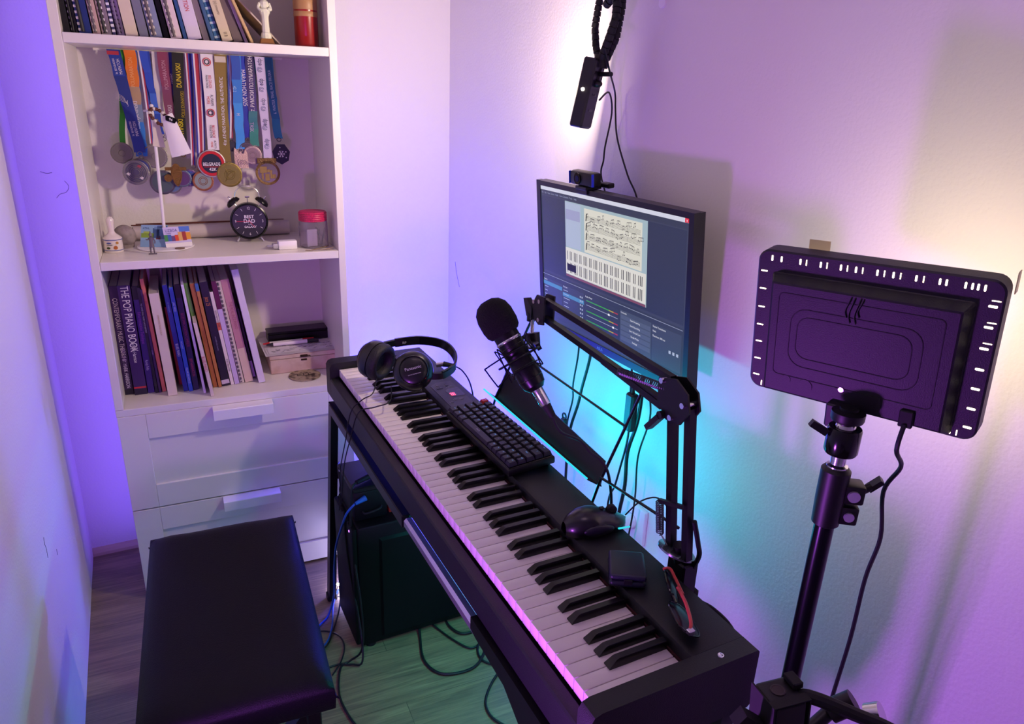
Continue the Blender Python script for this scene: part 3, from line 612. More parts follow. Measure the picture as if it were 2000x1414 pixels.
obj('swivel_stud', MB().rod(*B((.890, -1.206, 1.040), (.886, -1.214, 1.016)), .0035), CHROME, ba)
# microphone : local z = towards foam
MT_ = Vector((.788, -1.209, 1.084)); MBo = Vector((.863, -1.323, .906))
mz = (MT_-MBo).normalized(); mx_ = Vector((.885, -.40, .15)); mx_ = (mx_-mz*mx_.dot(mz)).normalized(); my_ = mz.cross(mx_)
MC = Vector((.830, -1.268, .996))
MX = Matrix(((mx_.x, my_.x, mz.x, MC.x), (mx_.y, my_.y, mz.y, MC.y), (mx_.z, my_.z, mz.z, MC.z), (0, 0, 0, 1)))
mi = thing('studio_microphone', 'black condenser microphone with a round foam windscreen on the boom arm', 'microphone', MX)
FO = mat('foam', '#07060a', .95, bump=1., bscale=420.)
L2 = (MC-MBo).length; L1 = (MT_-MC).length
obj('windscreen', MB().lathe([(0, L1), (.012, L1-.001), (.022, L1-.006), (.030, L1-.016), (.0335, L1-.030), (.0335, L1-.050), (.031, L1-.062), (.026, L1-.068), (.0, L1-.068)], 40), FO, mi, smooth=80)
mb_ = obj('body', MB().lathe([(.0, L1-.066), (.023, L1-.066), (.023, .008), (.0222, .006), (.0222, -.012), (.023, -.014), (.023, -.045), (.0205, -.058), (.017, -.062), (.014, -.066), (0, -.066)], 40), mat('mic_body', '#121116', .3, .3), mi, smooth=30)
obj('body_ring', MB().lathe([(.0232, .0305), (.0242, .032), (.0242, .034), (.0232, .0355)], 40), CHROME, mb_)
for z in (.020, -.020, -.045): obj('body_groove', MB().lathe([(.0228, z), (.0234, z+.0008), (.0228, z+.0016)], 40), BLKG, mb_)
obj('plug_sleeve', MB().lathe([(.0105, -.064), (.0105, -.096), (.0092, -.098)], 28), CHROME, mi, 'silver plug sleeve')
obj('plug_boot', MB().lathe([(.0088, -.0975), (.0080, -.106), (.0065, -.122), (0, -.122)], 24), RUB, mi)
# shock mount
sm = thing('shock_mount', 'black wire cradle holding the microphone', 'shock mount', MX)
rg = MB()
for z in (.012, -.022): rg.tube([(.0262*math.cos(a*PI/8), .0262*math.sin(a*PI/8), z) for a in range(16)], .0016, n=6, sub=2, closed=True)
obj('inner_ring', rg, BLKM, sm)
for k in range(4):
    a = PI/4+k*PI/2; R_ = MB(); R_.X = Rz(a)
    R_.tube([(.028, 0, .012), (.038, .004, .026), (.042, .004, .024), (.042, -.004, -.028), (.038, -.004, -.032), (.028, 0, -.022)], .0013, n=6, sub=3)
    obj('wire_loop', R_, BLKM, sm)
obj('outer_ring', MB().tube([(.040*math.cos(a*PI/12), .040*math.sin(a*PI/12), -.003) for a in range(24)], .0022, n=6, sub=2, closed=True), BLKM, sm)
obj('wire_frame', MB().tube([(-.028, 0, .012), (-.060, 0, .010), (-.062, 0, .006), (-.058, 0, -.026), (-.055, 0, -.028), (-.028, 0, -.020)], .0014, n=6, sub=3), BLKM, sm)
iv = MX.inverted(); A1 = iv @ Vector((.864, -1.268, 1.008)); A2 = iv @ Vector((.876, -1.236, 1.010))
a0 = Vector((.040, .0, -.003))
obj('arm_stem', MB().bar(a0, iv @ Vector((.884, -1.226, 1.002)), .008, .012), AM, sm)
q0 = iv @ Vector((.885, -1.216, 1.018)); q1 = iv @ Vector((.886, -1.224, .990))
obj('swivel_joint', MB().rod(q0, q1, .0140, .0125, n=20), BLK, sm)
obj('pivot_screw', MB().rod(iv @ Vector((.872, -1.232, 1.000)), iv @ Vector((.896, -1.222, 1.002)), .004, n=12), CHROME, sm)
ce = MX @ Vector((0, 0, -.121))
solo('microphone_cable', MB().tube([ce, ce+Vector((.012, -.012, -.028)), (.915, -1.357, .855), (.930, -1.372, .835), (.944, -1.385, .823), (.952, -1.40, .80), (.957, -1.41, .74), (.96, -1.40, .66), (.97, -1.35, .55)], .0028), CABLE, 'black cable running down from the microphone plug over the music rest', 'cable')

# ================= big light panel on its stand =================
LS = 1.0
LM = M3((.35021, -.93601, .03534), (-.11532, -.00564, .99331), (.9644, -1.8249, 1.1881)) @ Matrix.Diagonal((1, 1, 1, 1))
lp = thing('studio_light', 'large rectangular photo light panel seen from behind, glowing onto the wall', 'lamp', LM)
PP = mat('panel_plastic', '#1b1524', .5, bump=.15, bscale=700.)
def rr(x0, x1, y0, y1, r, n=6):
    P = []
    for cx, cy, a0 in ((x1-r, y1-r, 0), (x0+r, y1-r, 90), (x0+r, y0+r, 180), (x1-r, y0+r, 270)):
        for k in range(n+1): a = math.radians(a0+90*k/n); P.append((cx+r*math.cos(a), cy+r*math.sin(a)))
    return P
S_ = LS
def q(b): b.X = Matrix.Diagonal((S_, S_, S_, 1)); return b
def slab(b, x0, x1, y0, y1, r, zs):  # zs: list (inset, z)
    rings = [rr(x0+i, x1-i, y0+i, y1-i, max(r-i, .001)) for i, z in zs]; n = len(rings[0]); vs = [(p[0], p[1], zs[k][1]) for k, rg in enumerate(rings) for p in rg]
    fs = [(k*n+j, k*n+(j+1) % n, (k+1)*n+(j+1) % n, (k+1)*n+j) for k in range(len(rings)-1) for j in range(n)]+[tuple(range(n-1, -1, -1)), tuple((len(rings)-1)*n+j for j in range(n))]
    return b.add(vs, fs)
sb = obj('shell', slab(q(MB()), -.126, .126, -.089, .089, .014, [(.002, -.027), (0, -.025), (0, -.002), (.002, 0)]), PP, lp)
bu = obj('back_bulge', slab(q(MB()), -.107, .103, -.0865, .064, .004, [(0, 0), (.001, .001), (.007, .016), (.009, .017)]), PP, lp, smooth=18)
gr = mat('panel_groove', '#0a0712', .6)
for (x0, x1, y0, y1, r) in ((-.090, .083, -.056, .046, .006), (-.074, .066, -.041, .030, .018), (-.066, .056, -.030, .021, .014)):
    P = rr(x0, x1, y0, y1, r, 5); obj('groove', q(MB()).tube([(x, y, .017) for x, y in P], .0007, n=5, sub=0, closed=True), gr, bu)
gl = mat('vent_glow', '#fff2d8', .5, emit=(1., .86, .62), es=4.)
def slot(x, y, v, s=1.):
    vs_ = q(MB())
    if v: slab(vs_, x-.0010*s, x+.0010*s, y-.0034, y+.0034, .001, [(0, -.0005), (0, .0004)])
    else: slab(vs_, x-.0040, x+.0040, y-.0011*s, y+.0011*s, .001, [(0, -.0005), (0, .0004)])
    obj('vent_slot', vs_, gl, lp, 'glowing slot', smooth=0)
for x in (-.109, -.098, -.076, -.053, -.031, -.015, .007, .023, .045, .067, .073, .090, .096, .101, .107): slot(x, .0795, True)
for x in (-.069, -.046, -.024, -.008, .014, .030, .052): slot(x, .0795, True, .45)
for y in (.063, .041, .018, -.005, -.027, -.050, -.072): slot(-.1175, y, False, .7); slot(.1165, y-.001, False, 1.1)
for y in (.068, .045, .023): slot(.1185, y, False, .5)
for x in (-.110, -.099, -.076, -.054, -.032, .023, .045, .068, .074, .090, .096, .102, .108): slot(x, -.0822, True, .6)
DIF = mat('panel_diffuser', '#fff6e8', .6, emit=(1., .80, .52), es=1.5)
obj('diffuser', slab(q(MB()), -.117, .117, -.080, .080, .010, [(0, -.0272), (0, -.0285)]), DIF, lp, 'warm glowing front diffuser')
obj('mount_socket', q(MB()).rbox(-.021, .012, -.104, -.074, .004, .026, .002), PP, lp)
obj('power_port', q(MB()).rbox(.055, .069, -.082, -.062, .015, .021, .001), RUB, lp)
kn = obj('dial', q(MB()).rod((-.050, -.064, .016), (-.050, -.064, .0178), .0085, n=28), PP, lp)
obj('dial', q(MB()).rod((-.073, -.061, .016), (-.073, -.061, .0176), .0055, n=24), PP, lp); obj('centre_screw', q(MB()).rod((-.009, -.057, .016), (-.009, -.057, .0182), .003, n=16), CHROME, lp)
wv = q(MB())
for dx, L in ((-.010, .020), (-.006, .026), (.0, .026), (.003, .018)): wv.tube([(dx, .056, .014), (dx-.001, .050, .0195), (dx-.005, .050-L*.6, .0185), (dx-.003, .050-L, .0185)], .0007, n=5)
obj('loose_wires', wv, CABLE, lp)
FT = mat('filter_sheet', '#e9dcb8', .4, trans=.5)
obj('filter_tab', q(MB()).box(-.080, -.056, .080, .098, -.033, -.032), FT, lp, 'pale plastic filter tab on the top edge'); obj('filter_tab', q(MB()).box(.128, .129, .07, .092, -.036, -.024), FT, lp)
# light emitted by the panel's diffuser
def panel_light(name, X, sx, sy, col, pw):
    l = bpy.data.lights.new(name, 'AREA'); l.shape = 'RECTANGLE'; l.size = sx; l.size_y = sy; l.color = col; l.energy = pw
    o = bpy.data.objects.new(name, l); COL.objects.link(o); o.matrix_world = X; return o
panel_light('light_panel_lamp', LM @ T((0, 0, -.030)), .23, .155, WARM, PW_BIG)
# stand
ts = thing('light_stand', 'black tubular light stand rising beside the near end of the piano', 'stand', (.942, -1.845, .018))
px_, py_ = .942, -1.845
obj('upper_tube', MB().rod((0, 0, .45), (0, 0, .985), .0115, n=24), mat('tube_black', '#0f0d16', .25, .5), ts)
obj('lower_tube', MB().rod((0, 0, .10), (0, 0, .52), .0145, n=24), BLKM, ts)
co = obj('collar', MB().lathe([(.0125, .950), (.0155, .952), (.0165, .985), (.0165, 1.022), (.013, 1.026), (0, 1.026)], 28), BLK, ts)
fx = Vector((.30, -.95, 0)).normalized(); sd = Vector((.88, .20, 0)).normalized()
XM = M3((.80, -.60, 0), (0, 0, 1), (0, 0, 0))
c2_ = MB(); c2_.X = XM; c2_.rbox(.010, .034, .984, 1.008, -.012, .012, .003, 2); c2_.rbox(.010, .032, .956, .980, -.011, .011, .003, 2); obj('clamp_lug', c2_, BLK, co)
bl = MB(); bl.X = XM; bl.rod((.021, .996, .012), (.021, .996, .0150), .0068, n=20); bl.rod((.021, .968, .011), (.021, .968, .0135), .0058, n=20); obj('lug_bolt', bl, mat('bolt_zinc', '#cfc6da', .3, .6), co)
lv = MB(); lv.X = XM; lv.rod((.032, .998, 0), (.042, 1.004, -.002), .005); lv.bar((.040, 1.000, -.004), (.052, 1.014, -.002), .006, .012); obj('lever', lv, BLK, co)
obj('chrome_stud', MB().lathe([(.012, 1.024), (.012, 1.028), (.0085, 1.030), (.0085, 1.046)], 24), CHROME, ts)
obj('ball_head', MB().lathe([(0, 1.044), (.017, 1.044), (.0185, 1.047), (.0185, 1.074), (.0175, 1.076), (.0125, 1.076), (.0125, 1.070), (0, 1.070)], 32), BLKG, ts)
obj('ball', MB().ball((0, 0, 1.075), .0115, 14), CHROME, ts); obj('ball_lock', MB().bar((-.017, .010, 1.068), (-.033, .020, 1.079), .007, .008), BLK, ts)
obj('top_plate', MB().lathe([(.005, 1.084), (.017, 1.0845), (.018, 1.087), (.018, 1.095), (.010, 1.097), (.010, 1.10)], 32), BLK, ts)
for a in (80, 200, 320):
    c_, s_ = math.cos(math.radians(a)), math.sin(math.radians(a)); l = obj('leg', MB().bar((c_*.014, s_*.014, .40), (c_*.165, s_*.165, -.006), .012, .012), BLKM, ts)
    obj('foot', MB().rbox(c_*.165-.010, c_*.165+.010, s_*.165-.010, s_*.165+.010, -.018, -.002, .003), RUB, l)
obj('leg_hub', MB().rod((0, 0, .385), (0, 0, .425), .022, n=20), BLK, ts)
pe = LM @ Vector((.062*S_, -.078*S_, .021))
solo('light_panel_cable', MB().tube([pe, pe+Vector((-.004, -.001, -.03)), (1.0, -1.883, 1.05), (1.0, -1.870, 1.011), (1.0, -1.880, .954), (1.0, -1.874, .891), (1.0, -1.874, .797), (1.0, -1.868, .650), (1.0, -1.87, .45), (1.02, -1.93, .10), (1.03, -2.0, .004)], .0026), CABLE, 'black power cable hanging from the back of the large light panel', 'cable')

# ================= small light on a flexible tripod =================
sl_n = Vector((-.60, .79, -.10)).normalized()   # emitting direction
up_ = Vector((.15, -.08, 1.)); ex = up_.cross(sl_n).normalized()
# frame with z pointing away from the wall side (back of lamp)
SLX = M3(-sl_n.cross(up_) if False else up_.cross(-sl_n), up_, (1.098, -1.016, 1.436))
sl = thing('pocket_light', 'small black pocket light hanging high on the right wall', 'lamp', SLX)
obj('housing', slab(MB(), -.029, .029, -.066, .066, .006, [(.002, -.013), (0, -.011), (0, .010), (.004, .014)]), mat('pocket_housing', '#17151f', .4), sl)
for y in (-.03, .0, .028): obj('rear_vent', MB().rbox(-.010, .010, y-.002, y+.002, .0135, .0148, .0004), BLKG, sl)
obj('usb_cover', MB().rbox(-.012, .010, -.066, -.058, -.008, .008, .001), RUB, sl)
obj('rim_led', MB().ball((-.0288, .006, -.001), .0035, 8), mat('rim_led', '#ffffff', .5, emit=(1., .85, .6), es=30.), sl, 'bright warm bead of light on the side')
obj('diffuser', slab(MB(), -.021, .021, -.058, .058, .004, [(0, -.0132), (0, -.0150)]), mat('pocket_diffuser', '#fff6e8', .6, emit=(1., .82, .55), es=4.), sl, 'warm glowing front')
panel_light('pocket_light_lamp', SLX @ T((0, 0, -.0190)), .038, .11, WARM2, PW_SMALL)
lamp('pocket_glow_lamp', 'POINT', (SLX @ T((0, 0, -.032))).translation, WARM, PW_GLOW, .02)
ft = thing('flexible_tripod', 'black bendy tripod hanging high on the right wall and holding the small light', 'tripod', (1.12, -1.045, 1.51))
def FT_(*p): return [Vector(p_)-Vector((1.12, -1.045, 1.51)) for p_ in p]
def seg_leg(pts, r):
    P = FT_(*pts); b = MB(); n = 0; Q = []
    for i in range(len(P)-1):
        k = max(2, int((P[i+1]-P[i]).length/.010))
        for j in range(k): Q.append(P[i].lerp(P[i+1], j/k))
    Q.append(P[-1])
    for i in range(len(Q)-1): b.rod(Q[i], Q[i].lerp(Q[i+1], .85), r*1.02, r*.93, n=12)
    b.tube(Q, r*.72, n=8, sub=0)
    return obj('flexible_leg', b, RUB, ft)
seg_leg([(1.120, -1.013, 1.502), (1.120, -1.000, 1.525), (1.120, -.992, 1.56), (1.120, -1.0, 1.60), (1.125, -1.01, 1.66)], .0075)
seg_leg([(1.112, -1.037, 1.502), (1.112, -1.056, 1.535), (1.115, -1.070, 1.57), (1.118, -1.066, 1.60), (1.120, -1.045, 1.610), (1.120, -1.025, 1.596)], .0085)
seg_leg([(1.128, -1.030, 1.502), (1.132, -1.052, 1.54), (1.135, -1.058, 1.59), (1.14, -1.05, 1.66)], .0075)
obj('hub', MB().rod(*FT_((1.118, -1.028, 1.508), (1.116, -1.028, 1.484)), .015, .014, n=20), BLK, ft)
obj('neck', MB().rod(*FT_((1.116, -1.028, 1.486), (1.108, -1.030, 1.458)), .0045, n=12), BLK, ft)
obj('tilt_screw', MB().rod(*FT_((1.112, -1.029, 1.473), (1.116, -1.068, 1.473)), .0045, n=12), BLK, ft)
obj('screw_seat', MB().ball(FT_((1.108, -1.034, 1.455))[0], .010, 10, (1, 1, .7)), BLK, ft)
ho = thing('wall_hook', 'white adhesive wall hook above the bendy tripod', 'hook', (W, -1.075, 1.60))
obj('hook_plate', slab((lambda b: (setattr(b, 'X', M3((0, -1, 0), (0, 0, 1), (0, 0, 0))), b)[-1])(MB()), -.010, .010, -.004, .07, .009, [(0, .0), (0, .003)]), WPL, ho)
obj('hook_bar', MB().tube([(-.003, 0, .03), (-.04, .01, .045), (-.085, .02, .05), (-.09, .02, .07)], .004), WPL, ho)
solo('pocket_light_cable', MB().tube([(1.105, -1.055, 1.52), (1.13, -1.04, 1.48), (1.185, -.985, 1.441), (1.190, -.985, 1.405), (1.190, -1.0, 1.35), (1.192, -1.045, 1.28), (1.196, -1.085, 1.225), (1.196, -1.09, 1.12), (1.196, -1.06, .95)], .0019), CABLE, 'thin black cable falling from the bendy tripod to the right, behind the monitor', 'cable')
solo('pocket_light_cable', MB().tube([(1.118, -1.03, 1.425), (1.16, -1.0, 1.44), (1.188, -.975, 1.40), (1.190, -.957, 1.33), (1.190, -.955, 1.30), (1.190, -.95, 1.268), (1.19, -.985, 1.20), (1.19, -1.0, 1.05)], .0019), CABLE, 'thin black cable falling from the small light, passing behind the webcam', 'cable')

# ================= action camera on tripod =================
ag = thing('action_camera', 'small square black action camera on a mount at the lower right', 'camera', M3((.975, -.20, .06), (-.05, .06, 1.), (.6875, -2.031, .960)) @ Matrix.Diagonal((.86, .86, .86, 1)))
obj('camera_body', MB().rbox(-.0185, .0185, -.020, .016, -.034, .002, .005, 3), BLK, ag)
obj('front_face', MB().rbox(-.0160, .0160, -.0175, .0135, .0015, .0032, .001), BLKG, ag)
fr = MB(); ring(fr, -.0205, .0205, -.022, .0175, -.0188, .0188, -.0203, .0163, -.006, .004); fr.box(-.0203, -.0186, -.022, .0163, -.034, -.006); fr.box(.0186, .0203, -.022, .0163, -.034, -.006); obj('mount_frame', fr, RUB, ag)
rb = obj('record_button', (lambda b: (setattr(b, 'X', T((-.002, .0162, -.017)) @ Rx(-PI/2)), b.lathe([(.0075, 0), (.0075, .0008), (.0062, .0010), (.0055, .0004), (0, .0004)], 28), b)[-1])(MB()), mat('button_brown', '#3a2d30', .5), ag)
obj('frame_latch', MB().rbox(.012, .023, .016, .023, -.030, -.012, .001), RUB, ag)
at = thing('camera_tripod', 'black tripod with a pan handle carrying the square action camera', 'tripod', (.700, -2.035, 0))
def A_(*p): return [Vector(p_)-Vector((.700, -2.035, 0)) for p_ in p]
obj('centre_column', MB().rod(*A_((.700, -2.032, .30), (.694, -2.026, .935)), .010, n=16), BLKM, at)
obj('mount_arm', MB().bar(*A_((.650, -2.012, .958), (.668, -2.018, .944)), .012, .014).bar(*A_((.664, -2.016, .942), (.694, -2.026, .932)), .014, .012), RUB, at)
obj('pan_handle', MB().tube(A_((.696, -2.030, .932), (.700, -2.025, .955), (.705, -2.025, .968), (.712, -2.036, .972), (.735, -2.055, .964), (.765, -2.075, .950), (.80, -2.10, .925)), lambda t: .0035 if t < .32 else .0058, n=10), RUB, at)
obj('lock_knob', MB().rod(*A_((.742, -2.030, .940), (.756, -2.040, .955)), .010, n=14), BLK, at); obj('knob_arm', MB().rod(*A_((.700, -2.030, .92), (.742, -2.030, .940)), .006), BLK, at)
obj('lens_cap', MB().rod(*A_((.760, -2.052, .948), (.766, -2.060, .955)), .010, n=18), CHROME, at, 'round glassy knob end')
for a in (90, 190, 310):
    c_, s_ = math.cos(math.radians(a)), math.sin(math.radians(a)); obj('leg', MB().bar((0, 0, .34), (c_*.20, s_*.20, .008), .016, .016), BLKM, at)
# ================= under and behind the piano =================
pc = thing('computer_tower', 'large matt black computer tower standing under the piano', 'computer', (.655, -.772, 0))
PCB = mat('tower_black', '#040509', .55, bump=.1, bscale=600., spec=.25)
obj('case', MB().rbox(0, .415, 0, .195, .012, .385, .008, 2), PCB, pc)
obj('side_relief', MB().hull([(x, y, z) for (x, z, y) in [(a, b_, 0.001) for a in (.055, .40) for b_ in (.03, .345)]+[(a, b_, -.007) for a in (.062, .393) for b_ in (.037, .338)]]), PCB, pc)
obj('front_panel', MB().rbox(-.012, .004, .006, .189, .016, .380, .005, 2), PCB, pc)
for x in (.03, .385):
    for y in (.02, .175): obj('foot', MB().rod((x, y, 0), (x, y, .014), .014, n=16), RUB, pc)
obj('power_light', MB().rod((-.0135, .03, .365), (-.012, .03, .365), .003, n=12), mat('violet_led', '#201030', .5, emit='#c070ff', es=3.), pc)
ro = thing('network_box', 'black box with status lights and a blue plug, on top of the computer tower', 'router', (.70, -.672, .3855))
obj('housing', MB().rbox(-.042, .045, -.070, .070, 0, .085, .006, 2), PCB, ro)
obj('top_lid', MB().rbox(-.045, .048, -.074, .074, .0855, .100, .003), BLK, ro)
obj('handle_loop', MB().tube([(-.02, -.072, .03), (-.015, -.082, .028), (.02, -.082, .034), (.028, -.072, .036)], .003), RUB, ro)
for (x, z) in ((.030, .092), (.033, .082), (.036, .083), (.041, .078), (.043, .070)): obj('status_light', MB().ball((x, -.0745 if z > .085 else -.0705, z), .0014, 6), mat('status_led', '#303030', .5, emit='#d8f8e8', es=3.), ro)
obj('network_plug', MB().rod((-.012, -.075, .070), (-.040, -.080, .062), .008, .0045, n=12), mat('blue_rubber', '#1c6ac0', .5), ro, 'blue network plug')
bxr = thing('red_box', 'small orange red box standing on the computer tower under the piano', 'box', (.790, -.70, .3855))
RBX = mat('red_card', '#9c2a10', .6)
obj('carton', MB().rbox(-.036, .036, -.03, .03, 0, .060, .001), RBX, bxr); obj('lid_flap', MB().rbox(-.037, .037, -.031, .031, .0602, .068, .001), RBX, bxr)
xj = thing('audio_plug', 'silver and black audio plug lying on the black network box', 'plug', (.715, -.69, .4862))
obj('sleeve', MB().rod((.0, -.02, .009), (.045, .0, .009), .0085, n=20), mat('plug_metal', '#a5939c', .3, .9), xj); obj('boot', MB().rod((-.045, -.04, .008), (.0, -.02, .009), .006, .008, n=16), RUB, xj)
obj('tail', MB().tube([(-.045, -.04, .008), (-.06, -.05, .0), (-.066, -.055, -.05), (-.068, -.055, -.12)], .003), CABLE, xj)
solo('network_cable', MB().tube([(.658, -.752, .447), (.640, -.742, .42), (.636, -.70, .36), (.632, -.63, .25), (.632, -.585, .13), (.630, -.575, .05), (.606, -.60, .006), (.575, -.63, .005), (.52, -.68, .005)], .003), mat('blue_cable', '#1f5fb8', .5), 'blue network cable dropping from the network box beside the stand leg', 'cable')
solo('network_cable', MB().tube([(.66, -.50, .006), (.63, -.56, .005), (.60, -.66, .005), (.56, -.72, .005), (.48, -.75, .005)], .0025), mat('blue_cable', '#1f5fb8', .5), 'blue cable lying on the floor between the bench and the tower', 'cable')
# fairy lights
fl = thing('fairy_lights', 'string of tiny bright lights lying at the foot of the piano stand', 'string lights', (.66, -.50, 0))
FLM = mat('fairy_glow', '#ffffff', .5, emit=(.75, .7, 1.), es=110.)
fp = [(.662, -.490, .018), (.667, -.540, .012), (.645, -.528, .010), (.690, -.452, .030), (.71, -.43, .012), (.73, -.39, .010)]
obj('wire', MB().tube([(x-.66, y+.50, z) for x, y, z in ((.76, -.36, .01), (.73, -.39, .008), (.71, -.43, .010), (.690, -.452, .028), (.678, -.47, .05), (.662, -.490, .016), (.645, -.528, .008), (.667, -.540, .010), (.69, -.55, .006))], .0012), CABLE, fl)
for x, y, z in fp: obj('bulb', MB().ball((x-.66, y+.50, z), .0042, 8), FLM, fl, 'glowing bulb')
for (x, y, z) in fp[:4]:
    lamp('fairy_light_lamp', 'POINT', (x-.002, y+.006, z+.008), (.42, .36, 1.), PW_FAIRY, .003)
# floor cables
def fc(pts, r, label): return solo('floor_cable', MB().tube(pts, r), CABLE, label, 'cable', 'cables lying on the floor')
fc([(.86, -.70, .20), (.835, -.72, .05), (.815, -.787, .006), (.793, -.875, .005), (.810, -.935, .005), (.855, -.958, .005), (.91, -.955, .005), (.955, -.915, .006), (.985, -.861, .005), (1.0, -.80, .01)], .0038, 'thick black cable making the widest loop on the floor under the piano')
fc([(.89, -.68, .10), (.905, -.735, .006), (.905, -.79, .005), (.925, -.828, .005), (.965, -.830, .005), (1.0, -.79, .006), (1.03, -.73, .02)], .0038, 'thick black cable in a shallow loop right against the tower base')
fc([(.845, -.725, .02), (.87, -.78, .005), (.895, -.845, .005), (.925, -.89, .005), (.965, -.875, .005), (1.0, -.83, .012), (1.02, -.78, .01)], .0028, 'thinner black cable in the middle loop on the floor by the tower')
fc([(1.02, -.85, .01), (.975, -.865, .009), (.940, -.90, .005), (.935, -.945, .005), (.965, -.975, .005), (1.01, -.985, .005), (1.06, -.98, .005)], .0032, 'black cable curling in a small loop towards the right wall')
fc([(1.03, -.96, .006), (.985, -.985, .008), (.93, -1.02, .005), (.885, -1.07, .005), (.875, -1.115, .005), (.890, -1.155, .005), (.925, -1.20, .005)], .0032, 'black cable running on the floor to a plug near the front stand leg')
fc([(.985, -.84, .012), (.99, -.88, .008), (1.01, -.92, .006), (1.05, -.95, .008), (1.07, -.99, .006)], .002, 'thin black cable joining the coiled bundle on the floor')
pg = thing('cable_plug', 'black plug with white print lying on the floor at the stand leg', 'plug', T((.925, -1.20, .006)) @ Rz(math.radians(-50)))
obj('plug_body', MB().rbox(-.004, .045, -.008, .008, -.004, .010, .003), RUB, pg); obj('printed_band', MB().rbox(.016, .030, -.0084, .0084, -.0038, .0104, .002), mat('print_grey', '#8d90a0', .5), pg)
cbm = MB(); rn = random.Random(5)
cbm.tube([(.035*math.cos(a*.9)*(1+.15*math.sin(a*2.1)), .028*math.sin(a*.9), .006+.0006*a) for a in range(26)], .0022, sub=3)
cb = obj('coiled_cable', cbm, CABLE); cb.location = (1.035, -1.005, 0); tag(cb, 'small coiled bundle of black cable on the floor under the piano', 'cable')
fc([(.640, -.70, .40), (.640, -.735, .25), (.648, -.79, .10), (.64, -.83, .02), (.615, -.815, .006), (.585, -.80, .005), (.55, -.80, .005), (.50, -.80, .005)], .0028, 'black cable hanging down the tower front and bending left to the bench')
fc([(.646, -.72, .38), (.650, -.80, .18), (.645, -.815, .05), (.615, -.80, .006), (.585, -.815, .005), (.560, -.90, .005), (.565, -.98, .005), (.585, -1.06, .005), (.60, -1.15, .005)], .0028, 'black cable from the tower front running along the bench to the lower edge')
fc([(.655, -.55, .02), (.635, -.60, .005), (.600, -.67, .005), (.57, -.72, .005), (.50, -.76, .005)], .0022, 'black cable lying on the floor from the fairy lights to the bench')
fc([(.50, -.66, .005), (.57, -.655, .005), (.61, -.69, .005), (.615, -.74, .005), (.59, -.80, .011), (.56, -.83, .005)], .0022, 'thin black cable in an open loop beside the bench edge')
fc([(.672, -.545, .46), (.655, -.60, .475), (.652, -.63, .44), (.657, -.60, .40), (.672, -.58, .30), (.660, -.575, .12), (.665, -.57, .02)], .0018, 'thin black cable looped over the stand cross bar beside the leg')
# cables on the right wall
def wcb(pts, r, label): return solo('wall_cable', MB().tube(pts, r), CABLE, label, 'cable', 'cables hanging under the monitor')
wcb([(1.150, -.970, .93), (1.150, -.972, .86), (1.148, -.962, .78), (1.148, -.965, .739), (1.15, -.945, .67), (1.15, -.948, .60), (1.15, -.956, .54), (1.15, -.95, .40), (1.14, -.95, .20)], .0022, 'thin black cable hanging under the left part of the monitor')
wcb([(1.158, -1.018, .93), (1.158, -1.010, .86), (1.156, -.99, .78), (1.156, -.978, .731), (1.157, -.952, .66), (1.157, -.943, .60), (1.157, -.945, .50), (1.15, -.96, .30)], .0036, 'thick black cable hanging under the middle of the monitor')
wcb([(1.150, -1.178, .93), (1.150, -1.184, .85), (1.15, -1.19, .79), (1.15, -1.19, .733), (1.15, -1.175, .66), (1.15, -1.161, .603), (1.15, -1.143, .553), (1.15, -1.14, .40), (1.14, -1.13, .15)], .0024, 'thin black cable left of the adapter under the right part of the monitor')
wcb([(1.160, -1.205, .92), (1.160, -1.21, .85), (1.160, -1.205, .78), (1.158, -1.185, .70), (1.156, -1.19, .62), (1.155, -1.18, .54), (1.15, -1.17, .40), (1.15, -1.15, .15)], .0042, 'thick black cable right of the adapter under the monitor')
wcb([(1.168, -1.225, .92), (1.168, -1.225, .86), (1.168, -1.235, .80), (1.168, -1.21, .70), (1.168, -1.215, .60), (1.166, -1.21, .50), (1.16, -1.19, .30)], .0020, 'thin black cable nearest to the boom arm under the monitor')
ad = thing('power_adapter', 'slim black inline power adapter hanging on a cable below the monitor', 'adapter', (1.150, -1.192, .81))
obj('adapter_body', MB().rbox(-.010, .010, -.013, .013, -.052, .035, .004), mat('adapter_black', '#14161e', .45), ad); obj('strain_relief', MB().rod((0, 0, .034), (0, 0, .050), .005, .003), RUB, ad)
cl = thing('spring_clip', 'small black spring clip hanging on the cables under the monitor', 'clip', (1.138, -.952, .665))
obj('jaw', MB().rbox(-.006, .006, -.006, .012, -.002, .020, .003), BLK, cl); obj('jaw', MB().bar((0, .006, .008), (0, .030, -.018), .012, .007), BLK, cl); obj('clip_handle', MB().bar((0, -.002, -.002), (0, -.012, -.035), .010, .008), BLK, cl)
obj('clip_ring', MB().tube([(.0, .004+.008*math.cos(a*PI/6), .024+.008*math.sin(a*PI/6)) for a in range(12)], .0022, closed=True, sub=2), BLK, cl)
kc_ = thing('cable_clamp', 'black cable clamp behind the near end of the piano by the boom arm', 'clamp', (.972, -1.612, .690))
obj('clamp_block', MB().rbox(-.012, .012, -.016, .012, -.012, .014, .005), RUB, kc_); obj('clamp_band', MB().tube([(.0, .010, -.012), (-.01, .022, .004), (.0, .02, .03)], .0035), RUB, kc_)
solo('rear_cable', MB().tube([(.972, -1.628, .690), (1.0, -1.645, .674), (1.01, -1.685, .655), (1.005, -1.735, .60), (1.0, -1.76, .50), (1.0, -1.76, .30)], .0030), CABLE, 'black cable leaving the clamp behind the near end of the piano', 'cable')
